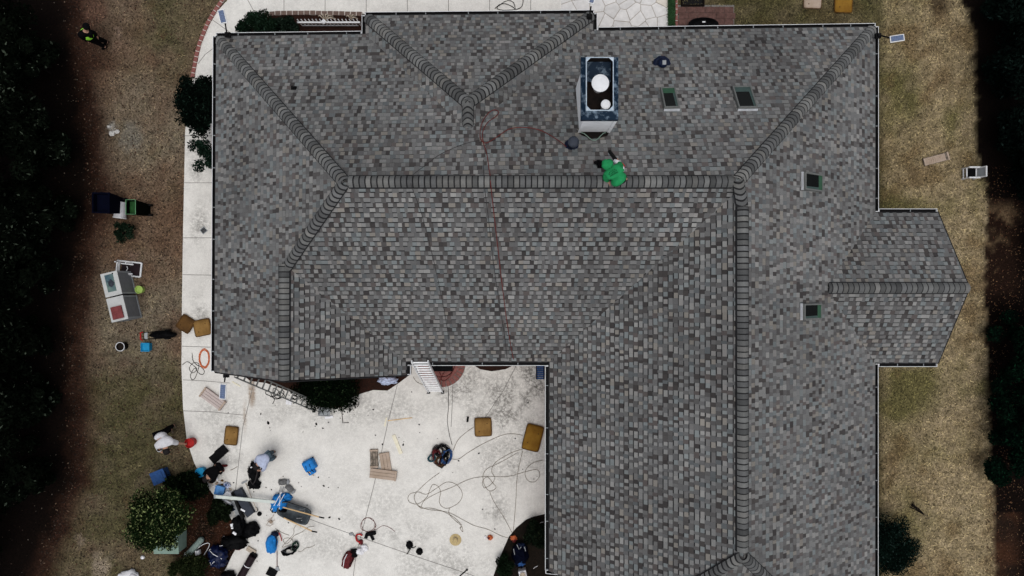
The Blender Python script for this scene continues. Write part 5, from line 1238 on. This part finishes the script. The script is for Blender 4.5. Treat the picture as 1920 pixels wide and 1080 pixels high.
# litter near crouching person
r_ = random.Random(8)
spots = [(403,901),(407,906),(412,903),(417,901),(422,905),(398,905),(409,911),(416,909),(425,912),(431,909),(402,911),(420,914),(433,917),(395,902),(407,898)]
for i,(px,py) in enumerate(spots):
    b = MB(); b.blob((0,0,.02),(.05,.035,.03),.6,i,10,3.0,rz=i); m = (m_beige,m_boardw,m_paper,m_cushd)[i%4]
    one('paper_scrap', ('crumpled beige paper scrap in the litter below the person in black','crumpled brown paper scrap in the litter below the person in black','crumpled white paper scrap in the litter below the person in black','dark brown scrap in the litter below the person in black')[i%4], 'scrap', b, m, P(px,py,ZC), group='paper litter below the person in black')
blobs('blue_white_packet', 'crumpled blue and white packet above the light blue box', 'packet', 426,909, [('wrapper',m_plasticbag,0,0,0,6,5,.06,3,.6),('fold',m_midblue,0,1,.06,2.5,2,.03,3,.4)])
# blue bundle with boots
blobs('blue_tarp_bundle', 'bundled bright blue tarp tied with white straps beside the wheelbarrow', 'tarp', 525,941, [('body',m_blue,0,0,0,15,16,.2,4,.35),('corner',m_blue,12,10,0,11,8,.14,6,.4),('hook',m_blackplastic,-10,-14,0,7,5,.05,3,.5)],
      extra=[('strap',m_paper,[(-12,-12,.2),(-2,4,.36),(7,22,.2)],.013),('strap',m_paper,[(-8,-15,.15),(4,2,.36),(12,18,.2)],.013),('strap',m_paper,[(4,-8,.3),(6,8,.34),(4,24,.2)],.011)])
for i,(px,py,rz,lb) in enumerate(((533,903,4,'grey work glove lying flat above the blue tarp bundle'),(545,916,-42,'grey work glove lying slanted, right of the flat glove'))):
    t = thing('work_glove', lb, 'glove', P(px,py,ZC), R(rz), 'grey work gloves above the blue bundle')
    b = MB(); b.blob((0,0,.05),(D(9),D(5.5),.07),.3,i+3,18); part('palm', b, m_glove, t, smooth=True)
    b = MB(); b.blob((D(8),0,.05),(D(3),D(5),.06),.1,i+3,14); part('cuff', b, m_grey, t, smooth=True)
    for k in range(5): b = MB(); b.tube([(D(-6),D(-4+k*2),.05),(D(-11+abs(k-2)*.8),D(-5+k*2.4),.03)], .018, 6); part('finger', b, m_glove, t)
for i in range(4):
    cable('white_strap', 'white strap running from the gloves down to the blue tarp bundle', 'strap', [(528+i*3,910),(526+i*2.4,920),(521+i*2,932)], .007, m_lgrey if i%2 else m_black, z=.12, group='straps between gloves and tarp')
# wheelbarrow upside: tray + handles
c = P(556,956,ZC); t = thing('wheelbarrow', 'dark grey wheelbarrow with two long wooden handles pointing right', 'wheelbarrow', c, R(-19))
b = MB()
n_ = 28; prof = []
for (k_,z_) in ((1.0,.30),(.97,.32),(.9,.29),(.72,.1),(0.0,.08)):
    row = []
    for i in range(n_):
        a_ = 2*math.pi*i/n_; ca, sa = math.cos(a_), math.sin(a_); e = .45
        row.append((D(31)*k_*math.copysign(abs(ca)**e,ca)*(1), D(17)*k_*math.copysign(abs(sa)**e,sa)*(.8+.2*(ca+1)/2), z_))
    prof.append(row)
vs = [v for row in prof for v in row]; fs = [(k*n_+i,k*n_+(i+1)%n_,(k+1)*n_+(i+1)%n_,(k+1)*n_+i) for k in range(4) for i in range(n_)]
b.add(vs, fs); under = [(v[0]*.98,v[1]*.98,v[2]-.02) for v in prof[0]]+[(v[0],v[1],v[2]-.02) for v in prof[3]]
b.add(under, [(i,n_+i,n_+(i+1)%n_,(i+1)%n_) for i in range(n_)]); part('tray', b, m_tote, t, smooth=True)
b = MB(); b.tube([(x*1.0,y*1.0,z) for x,y,z in prof[0]], .013, 6, closed=True); part('rim', b, m_black, t)
for s_,x0,x1,y0,y1 in ((1,-22,48,4,9),(-1,-14,44,-14,-20)):
    b = MB(); b.tube([(D(x0),D(y0),.345),(D(x1),D(y1),.36)], .022, 8); part('handle', b, m_wood, t)
    b = MB(); b.tube([(D(x1-1),D(y1),.36),(D(x1+9),D(y1+1.2),.36)], .024, 8); part('grip', b, m_black, t)
b = MB(); b.lathe([(.0,-.04),(.13,-.04),(.16,-.02),(.16,.02),(.13,.04),(0,.04)], (D(-24),D(-5),.16), 20, 0, Vector((0,1,0))); part('wheel', b, m_blackplastic, t)
for s_ in (-1,1): b = MB(); b.tube([(D(18),s_*D(9),.3),(D(20),s_*D(9),.012),(D(8),s_*D(9),.26)], .014, 6); part('leg', b, m_grey, t)
# straps on hose
blobs('crumpled_wire', 'crumpled rusty wire netting between the blue tarp and the blue bag', 'wire', 508,978, [('clump',m_boardw,0,0,0,3,3,.02,3,.6)], extra=[('wire',m_boardw,[(6,14,.03),(2,6,.05),(-4,0,.03),(-8,-6,.05),(-2,-8,.03),(5,-4,.05),(2,2,.03)],.008),('wire',m_boardw,[(8,4,.03),(0,-2,.05),(-6,2,.03),(2,8,.05)],.007)])
cable('thin_rod', 'thin straight brown rod above the dark rope coil', 'rod', [(517,990),(530,998),(543,1003)], .006, m_cord2)
blobs('blue_bag', 'oval bright blue dry bag with a dark neck near the bottom of the drive', 'bag', 511,1018, [('body',m_blue,0,0,0,10.5,18,.17,2,.22),('neck',m_navy,5,17,0,7,6,.1,3,.3)], extra=[('strap',m_navy,[(10,14,.14),(11,4,.18),(8,-10,.14)],.014),('handle',m_red,[(13,20,.05),(17,12,.07),(18,5,.05)],.016),('clip',m_black,[(6,22,.05),(10,25,.06),(13,21,.05)],.013)])
t = thing('scraper', 'small long-handled scraper with a fan-shaped head below the blue bag', 'scraper', P(519,1062,ZC))
b = MB(); b.tube([(D(1),D(0),.03),(D(1),D(30),.04)], .011, 6); part('handle', b, m_darkred, t)
b = MB(); b.prism([(D(-1),D(0)),(D(3),D(0)),(D(6),D(-8)),(D(-4),D(-8))], .0, .02); part('head', b, m_grey, t)
# dark roll
c = P(465,1060,ZC); t = thing('roofing_roll', 'thick dark maroon-black roll of roofing felt with a white band at the bottom', 'roll', c, R(60)); ax = Vector((1,0,0))
b = MB(); b.lathe([(0,-.55),(.03,-.55),(.12,-.55),(.125,-.53),(.125,.38),(.12,.4),(.05,.4),(0,.38)],(0,0,.125),24,0,ax); part('roll', b, m_maroon, t, smooth=False)
b = MB(); b.lathe([(.127,-.012),(.129,-.01),(.129,.01),(.127,.012)],(.05,0,.125),24,0,ax); part('band', b, m_paper, t)
b = MB(); b.blob((.42,0,.06),(.08,.13,.07),.7,3,16,3.5); part('torn_end', b, m_black, t)
# navy tarp
blobs('navy_tarp', 'crumpled navy tarp with pale ropes between the shrubs and the bottom of the drive', 'tarp', 411,1040, [('body',m_tarp,0,0,0,17,19,.2,4,.5),('fold',m_tarp,3,-11,0,13,9,.2,6,.5),('fold',m_tarp,-8,6,.05,9,9,.16,9,.5)],
      extra=[('rope',m_paper,[(-14,13,.2),(-2,18,.12),(9,19,.1)],.011),('rope',m_paper,[(-14,13,.2),(-4,8,.33),(12,-2,.3)],.011),('rope',m_paper,[(-14,-6,.2),(-9,-14,.25),(-4,-8,.3),(2,-4,.3)],.010)])
# small stand and wire, ladder foot
c = loc(608,772,ZC,.35); t = thing('step_stool', 'small grey folding stool with open top at the foot of the dark shrub', 'stool', c, R(-3))
b = MB()
for (cx_,cy_,sx_,sy_) in ((0,.13,.38,.025),(0,-.13,.38,.025),(-.18,0,.025,.26),(.18,0,.025,.26),(0,0,.34,.02)): b.box((cx_,cy_,.33),(sx_,sy_,.03))
part('top_frame', b, m_grey, t)
b = MB(); b.box((0,0,.315),(.33,.24,.012)); part('tread', b, m_lgrey, t)
for sx_ in (-1,1):
    for sy_ in (-1,1): b = MB(); b.tube([(sx_*.18,sy_*.12,.33),(sx_*.2,sy_*.15,.012)], .012, 6); part('leg', b, m_grey, t)
plank('small white plank at the foot of the grey stool', 617,782, 15,5, 8, m_paper, th=.03, edge=False, name='white_plank')
b = MB(); b.tube([(0,0,.02),(D(2),D(-22),.02),(D(13),D(-21),.02)], .011, 6); b.tube([(0,0,.02),(D(-7),D(9),.03)], .011, 6); one('bent_rod', 'thin bent dark rod right of the grey stool', 'rod', b, m_cord, P(641,771,ZC))
# hand cart on lawn
c = loc(268,630,0,1.1); c = Vector(((c.x+P(300,627).x)/2,(c.y+P(300,627).y)/2,0)); t = thing('hand_cart', 'red-handled hand cart with a black bag strapped to it on the left lawn', 'cart', c)
top_ = L(c,268,630,.95)
for s_ in (-1,1): b = MB(); b.tube([(s_*.0+.3,s_*.12,.1),(top_.x,s_*.1+top_.y,.95)], .016, 6); part('side_rail', b, m_black, t)
b = MB(); b.tube([(top_.x-.03,top_.y-.13,.93),(top_.x-.06,top_.y-.1,.98),(top_.x-.06,top_.y+.1,.98),(top_.x-.02,top_.y+.12,.93)], .025, 6); part('handle', b, m_red, t)
b = MB(); b.box((top_.x+.05,top_.y,.86),(.09,.2,.05),ry=.4); part('cross_plate', b, m_lgrey, t)
for s_ in (-1,1): b = MB(); b.cyl((.3,s_*.14-.02,.1),.1,.04,14,0,Vector((0,1,0))); part('wheel', b, m_black, t)
b = MB(); b.blob((.2,0,.2),(.42,.13,.17),.3,3,18); part('bag', b, m_blackgloss, t, smooth=True)
# broom on right lawn
t = thing('twig_broom', 'brown twig broom with a wire loop lying on the right lawn', 'broom', P(1722,957,0), R(-38)); r_ = random.Random(3)
b = MB()
for k in range(14): b.tube([(.2,r_.uniform(-.02,.02),.04),(-.05,r_.uniform(-.05,.05),.05),(-.33,r_.uniform(-.1,.1),.03+r_.uniform(0,.04))], .008, 4)
part('bristles', b, m_stem, t); b = MB(); b.tube(spline([(.2,0,.04),(.3,.04,.03),(.4,.03,.03),(.42,-.02,.03),(.3,-.04,.03),(.2,0,.04)],4), .007, 5); part('loop', b, m_cord2, t)
# stones
for i,(px,py,r) in enumerate(((211,251,.1),(220,247,.08),(205,238,.05))):
    b = MB(); b.blob((0,0,.02),(r,r*.8,.05),.4,i,14); one('pale_stone', ('large pale stone on the bare patch of the left lawn','middle pale stone on the bare patch, right of the large one','smallest pale stone, above the large one')[i], 'stone', b, m_rock, P(px,py,0))
# small dark scraps on the drive
sp = [(428,774),(506,802),(489,776),(503,793),(507,807,),(566,720),(568,810),(593,795),(595,797),(591,799),(605,803),(616,792),(568,800),(640,768),(671,740),(665,757),(664,777),(638,784),(607,803),(772,735),(800,738),(704,816),(717,833),(898,850),(820,822),(849,886),(860,864),(786,796),(757,828),(748,820),(787,811),(756,834),(516,760),(551,756),(579,758),(585,767),(590,788),(499,914),(509,918),(531,893),(560,905),(565,912),(597,895),(607,911),(616,914),(634,914),(541,980),(553,972),(563,988),(576,947),(484,1014),(482,1052),(477,1046),(522,1062),(618,970),(636,973),(500,966),(476,922),(438,905),(905,955),(980,880),(1001,898),(966,822),(928,992),(1007,893),(963,755),(990,755),(700,768),(690,779),(617,895)]
r_ = random.Random(21); kinds = []
for v in range(4):
    b = MB(); k = 5+v; R0 = .022+.006*v; pts = [(R0*(1+.5*noise.noise(Vector((i*3.1,v,0))))*math.cos(i*2*math.pi/k)*1.4, R0*math.sin(i*2*math.pi/k)) for i in range(k)]
    b.prism(pts, 0, .012); kinds.append(b.build('shingle_scrap', m_blackplastic if v % 2 else m_blackgloss))
for i,s_ in enumerate(sp):
    o = kinds[i] if i < 4 else kinds[i%4].copy()
    if i >= 4: C.objects.link(o)
    p = P(s_[0],s_[1],ZC); o.location = p; o.rotation_euler = (0,0,r_.uniform(0,6.28)); k = r_.uniform(.3,.7)*(2.0 if i in (3,5,7,14,15,54) else 1); o.scale = (k,k,1)
    tag(o, 'tiny black shingle scrap lying loose on the pale concrete', 'scrap', 'shingle scraps on the drive')

# ------------------------------------------------------------------ people
def skin(name, pts, edges, m, parent, sub=2):
    """pts: list of (x,y,z,r)"""
    me = bpy.data.meshes.new(name); me.from_pydata([p[:3] for p in pts], edges, []); me.materials.append(m)
    o = bpy.data.objects.new(name, me); C.objects.link(o); o.parent = parent
    o.modifiers.new('skin','SKIN')
    for i,p in enumerate(pts):
        sv = me.skin_vertices[0].data[i]; r = p[3]; sv.radius = (r,r) if not isinstance(r, tuple) else r; sv.use_root = (i == 0)
    md = o.modifiers['skin']; md.use_smooth_shade = True
    s_ = o.modifiers.new('sub','SUBSURF'); s_.levels = sub; s_.render_levels = sub
    return o
def person(label, base, J, shirt, trousers, shoes, cap=None, capname='hair', sleeves=True, hood=False, vest=None, bulk=1.0):
    """J: joints in world coordinates (px,py,z)"""
    base = Vector(base); t = thing('person', label, 'person', base)
    W = {k: L(base,*v) for k,v in J.items()}
    v = lambda k,r: (*W[k], r)
    mid = (W['pel']+W['chest'])/2
    nk = W['chest'].lerp(W['head'], .55)
    side = (W['shR']-W['shL']).normalized(); 
    hpL = W['pel']-side*.09; hpR = W['pel']+side*.09
    pts = [v('pel',.13),(*mid,.125),v('chest',.14),(*nk,.055),v('head',(.085,.1)),
           v('shL',.06),v('elL',.042),v('haL',.028), v('shR',.06),v('elR',.042),v('haR',.028),
           (*hpL,.095),v('knL',.062),v('anL',.042),v('toL',.035),(*hpR,.095),v('knR',.062),v('anR',.042),v('toR',.035)]
    ed = [(0,1),(1,2),(2,3),(3,4),(2,5),(5,6),(6,7),(2,8),(8,9),(9,10),(0,11),(11,12),(12,13),(13,14),(0,15),(15,16),(16,17),(17,18)]
    # hands: palm, four fingers and a thumb on each side
    for (hand,elb,idx) in (('haL','elL',7),('haR','elR',10)):
        d = (W[hand]-W[elb]).normalized(); up = Vector((0,0,1)) if abs(d.z) < .8 else Vector((1,0,0)); sd = d.cross(up).normalized(); dn = d.cross(sd)
        pc = W[hand]+d*.07; pts.append((*pc,.026)); pi = len(pts)-1; ed.append((idx,pi))
        for k in range(4):
            a_ = pc+d*.03+sd*(k-1.5)*.02; b_ = a_+d*(.04-.004*abs(k-1))+dn*.012; c_ = b_+d*.02+dn*.024
            for q,r in ((a_,.009),(b_,.008),(c_,.007)): pts.append((*q,r))
            ed += [(pi,len(pts)-3),(len(pts)-3,len(pts)-2),(len(pts)-2,len(pts)-1)]
        a_ = W[hand]+d*.03+sd*.035; b_ = a_+d*.03+sd*.012+dn*.01
        pts += [(*a_,.011),(*b_,.009)]; ed += [(idx,len(pts)-2),(len(pts)-2,len(pts)-1)]
    body = skin('body', pts, ed, m_skin, t)
    k = bulk
    spts = [(*(W['pel']-(mid-W['pel'])*(.75 if hood else .3)+Vector((0,0,.03))),.165*k),(*mid,.16*k),v('chest',.165*k),(*W['chest'].lerp(nk,.6),.09),(*W['shL'],.085*k),(*W['elL'],.06*k),(*W['elL'].lerp(W['haL'],.85),.045),(*W['shR'],.085*k),(*W['elR'],.06*k),(*W['elR'].lerp(W['haR'],.85),.045)]
    sed = [(0,1),(1,2),(2,3),(2,4),(4,5),(2,7),(7,8)]
    if sleeves: sed += [(5,6),(8,9)]
    else: spts = [p for i,p in enumerate(spts) if i not in (6,9)]; sed = [(0,1),(1,2),(2,3),(2,4),(4,5),(2,6),(6,7)]
    top = skin('shirt' if not hood else 'hoodie', spts, sed, shirt, t)
    tp = [(*W['pel'],.11),(*hpL,.115),v('knL',.08),(*W['knL'].lerp(W['anL'],.85),.06),(*hpR,.115),v('knR',.08),(*W['knR'].lerp(W['anR'],.85),.06)]
    skin('trousers', tp, [(0,1),(1,2),(2,3),(0,4),(4,5),(5,6)], trousers, t)
    for s_ in 'LR':
        a_, b_ = W['an'+s_], W['to'+s_]; d = (b_-a_); d.z = 0; d = d.normalized() if d.length > 1e-4 else Vector((0,1,0))
        sp_ = [(*(a_-d*.05+Vector((0,0,0))),.045),(*(a_+d*.06),.046),(*(b_+d*.02),.036)]
        skin('shoe', sp_, [(0,1),(1,2)], shoes, t)
    hd = W['head']; fw = (W['head']-W['chest']).normalized()
    if hood:
        b = MB(); q = hd-fw*.02; b.blob(tuple(q),(.135,.125,.12),.22,4,22,2.2,rz=.6,flat=False); part('hood', b, shirt, top, smooth=True)
    else:
        b = MB(); b.blob((hd.x,hd.y,hd.z+.03),(.108,.112,.1),.08,3,20,2.0,flat=False); part(capname, b, cap or m_hair, t, smooth=True)
    dn = Vector((0,0,-1)); f = (dn*.8+fw*.5).normalized()
    for s_ in (-1,1):
        b = MB(); c_ = hd+f*.092+side*s_*.034+fw*.02; b.blob(tuple(c_),(.012,.012,.012),0,1,8,flat=False); part('eye', b, m_black, t)
        b = MB(); c_ = hd+side*s_*.098; b.blob(tuple(c_),(.018,.02,.028),.1,1,8,flat=False); part('ear', b, m_skin, t)
    b = MB(); c_ = hd+f*.105; b.blob(tuple(c_),(.014,.018,.02),0,1,8,flat=False); part('nose', b, m_skin, t)
    b = MB(); c_ = hd+f*.095-fw*.045; b.box(tuple(c_),(.045,.012,.012)); part('mouth', b, m_darkred, t)
    if vest:
        vp = [(*W['pel'].lerp(mid,.5),.175),(*mid,.178),v('chest',.182),(*W['chest'].lerp(nk,.4),.12)]
        skin('vest', vp, [(0,1),(1,2),(2,3)], vest, t)
    return t, W, top
# roof worker
zr = 6.55
rb = P(1157,338,zr)
t, W_, hd_ = person('roofer in a bright green hooded top bending over on the main ridge', rb,
  dict(pel=(1161,339,zr+.55), chest=(1148,321,zr+.66), head=(1138,307,zr+.66), shL=(1139,326,zr+.6), elL=(1135,334,zr+.42), haL=(1141,341,zr+.25),
       shR=(1156,316,zr+.58), elR=(1164,311,zr+.42), haR=(1159,303,zr+.3), knL=(1149,334,zr+.3), anL=(1155,341,zr+.08), toL=(1149,338,zr+.06), knR=(1158,325,zr+.28), anR=(1162,334,zr+.05), toR=(1157,329,zr+.04)),
  m_hood, m_dark, m_shoe, hood=True, bulk=1.42)
# emblem on the back: an arch of small letter-like blocks over a peaked mark and a bar
em = MB(); cpt = P(1150,324,zr+.90); o0 = Vector((cpt.x-rb.x,cpt.y-rb.y,cpt.z-rb.z)); a0 = R(30)
def ep(x, y): 
    X_ = x*math.cos(a0)-y*math.sin(a0); Y_ = x*math.sin(a0)+y*math.cos(a0); return X_, Y_
for i in range(6):
    a_ = R(20+i*28); x, y = ep(.1*math.cos(a_), .06*math.sin(a_)+.0); em.box((o0.x+x,o0.y+y,o0.z+.0-.25*(x*x+y*y)**.5),(.024,.018,.012),rz=a0+a_-math.pi/2)
for i in range(7):
    x, y = ep(-.09+i*.03, -.03); em.box((o0.x+x,o0.y+y,o0.z-.25*(x*x+y*y)**.5),(.02,.024,.012),rz=a0)
for s_ in (-1,1): x, y = ep(.022*s_, .012); em.box((o0.x+x,o0.y+y,o0.z-.005),(.055,.014,.012),rz=a0-s_*.5)
part('back_print', em, m_print, hd_)
# tool in hand
c = P(1157,304,zr+.3); c.z = zr+.28; t = thing('nail_gun', 'white tool with a long black nozzle in the hands of the green-clad roofer', 'tool', c, 0)
e = L(c,1143,284,zr-.3); s0 = L(c,1154,299,zr+.25)
b = MB(); b.tube([s0, e], [.05,.042], 10); part('nozzle', b, m_black, t)
b = MB(); b.tube([L(c,1152,301,zr+.26),L(c,1159,305,zr+.32),L(c,1165,314,zr+.3),L(c,1168,319,zr+.2)], [.04,.06,.07,.05], 10); part('body', b, m_paper, t, smooth=True)
b = MB(); b.tube([L(c,1169,319,zr+.22),L(c,1163,324,zr+.2)], .03, 8); part('battery', b, m_paper, t)
b = MB(); b.tube([L(c,1166,306,zr+.3),L(c,1171,312,zr+.24)], .022, 8); part('trim', b, m_red, t)
q = PR(1125,309); blobs_t = thing('tool_pouch', 'black pouch on the roof just left of the green-clad roofer', 'pouch', q, R(10))
b = MB(); b.blob((0,0,.1),(.1,.09,.12),.35,4,18); part('body', b, m_blackgloss, blobs_t, smooth=True); b = MB(); b.box((-.09,.06,.1),(.12,.08,.06),rz=.2); part('flap', b, m_blackplastic, blobs_t, bevel=.01)
# man in white shirt, bending to the red bucket
person('man in a white shirt bending over the red bucket at the lawn edge', P(328,799,0),
  dict(pel=(299,814,.92), chest=(308,832,1.05), head=(313,846,.98), shL=(322,828,1.0), elL=(334,831,.72), haL=(346,832,.42), shR=(296,836,1.0), elR=(300,846,.8), haR=(310,850,.62),
       knL=(316,803,.5), anL=(326,797,.09), toL=(330,802,.05), knR=(308,812,.5), anR=(322,805,.09), toR=(325,811,.05)), m_shirtw, m_dark, m_shoe, sleeves=False, bulk=1.3)
# man in pale shirt
person('man in a pale blue shirt and jeans bending over the shiny black bag', P(512,853,ZC),
  dict(pel=(505,855,.72), chest=(488,865,.78), head=(481,874,.62), shL=(484,858,.74), elL=(479,866,.48), haL=(480,874,.26), shR=(496,876,.74), elR=(492,882,.46), haR=(484,882,.26),
       knL=(506,850,.42), anL=(514,847,.1), toL=(508,846,.07), knR=(510,860,.42), anR=(516,857,.1), toR=(510,858,.07)), m_shirtb, m_jeans, m_shoe, sleeves=False, bulk=1.05)
# person in black kneeling
person('person in black with dark red shoes kneeling over litter on the drive', P(405,882,ZC),
  dict(pel=(411,876,.42), chest=(395,890,.45), head=(386,898,.32), shL=(390,882,.4), elL=(384,887,.25), haL=(381,892,.1), shR=(402,898,.4), elR=(398,903,.22), haR=(394,904,.1),
       knL=(402,874,.12), anL=(418,873,.08), toL=(426,873,.05), knR=(412,887,.12), anR=(416,882,.07), toR=(419,882,.05)), m_dark, m_dark, m_rshoe, bulk=1.05)
# person in lime vest
person('person in dark clothes and a lime vest standing at the edge of the dark trees', P(200,82,0),
  dict(pel=(170,70,.95), chest=(160,61,1.32), head=(163,50,1.6), shL=(150,66,1.35), elL=(156,72,1.05), haL=(164,76,.9), shR=(170,60,1.35), elR=(178,62,1.08), haR=(182,68,.9),
       knL=(182,80,.5), anL=(198,88,.09), toL=(192,92,.05), knR=(188,74,.5), anR=(202,79,.09), toR=(196,83,.05)), m_dark, m_dark, m_dark, vest=m_vest, cap=m_dark, capname='cap')


# ------------------------------------------------------------------ light, sky, camera
w = bpy.data.worlds.new('World'); bpy.context.scene.world = w; w.use_nodes = True
nt = w.node_tree; bg = nt.nodes['Background']; sk = nt.nodes.new('ShaderNodeTexSky'); sk.sky_type = 'NISHITA'; sk.sun_disc = False
SUN_EL, SUN_AZ = R(79), R(170)          # azimuth clockwise from +Y (top of the photo)
sk.sun_elevation = SUN_EL; sk.sun_rotation = SUN_AZ; sk.air_density = 1.0; sk.dust_density = 4.0; sk.ozone_density = 1.0
hs = nt.nodes.new('ShaderNodeHueSaturation'); hs.inputs['Saturation'].default_value = .3; nt.links.new(sk.outputs[0], hs.inputs['Color']); nt.links.new(hs.outputs[0], bg.inputs[0]); bg.inputs[1].default_value = .15
ld = bpy.data.lights.new('sun','SUN'); ld.energy = .5; ld.angle = R(40); ld.color = (1,.97,.93)
lo = bpy.data.objects.new('sun', ld); C.objects.link(lo)
dirv = Vector((math.sin(SUN_AZ)*math.cos(SUN_EL), math.cos(SUN_AZ)*math.cos(SUN_EL), math.sin(SUN_EL)))
lo.rotation_euler = (-dirv).to_track_quat('-Z','Y').to_euler(); lo.location = (0,0,30)
cd = bpy.data.cameras.new('camera'); cam = bpy.data.objects.new('camera', cd); C.objects.link(cam)
cam.location = (0,0,H); cam.rotation_euler = (0,0,0); cd.sensor_width = 36; cd.lens = F/1920*36; cd.clip_end = 1500; cd.clip_start = .1
sc = bpy.context.scene; sc.camera = cam
sc.view_settings.view_transform = 'Standard'; sc.view_settings.look = 'None'; sc.view_settings.exposure = .14; sc.view_settings.gamma = 1
sc.cycles.use_denoising = True
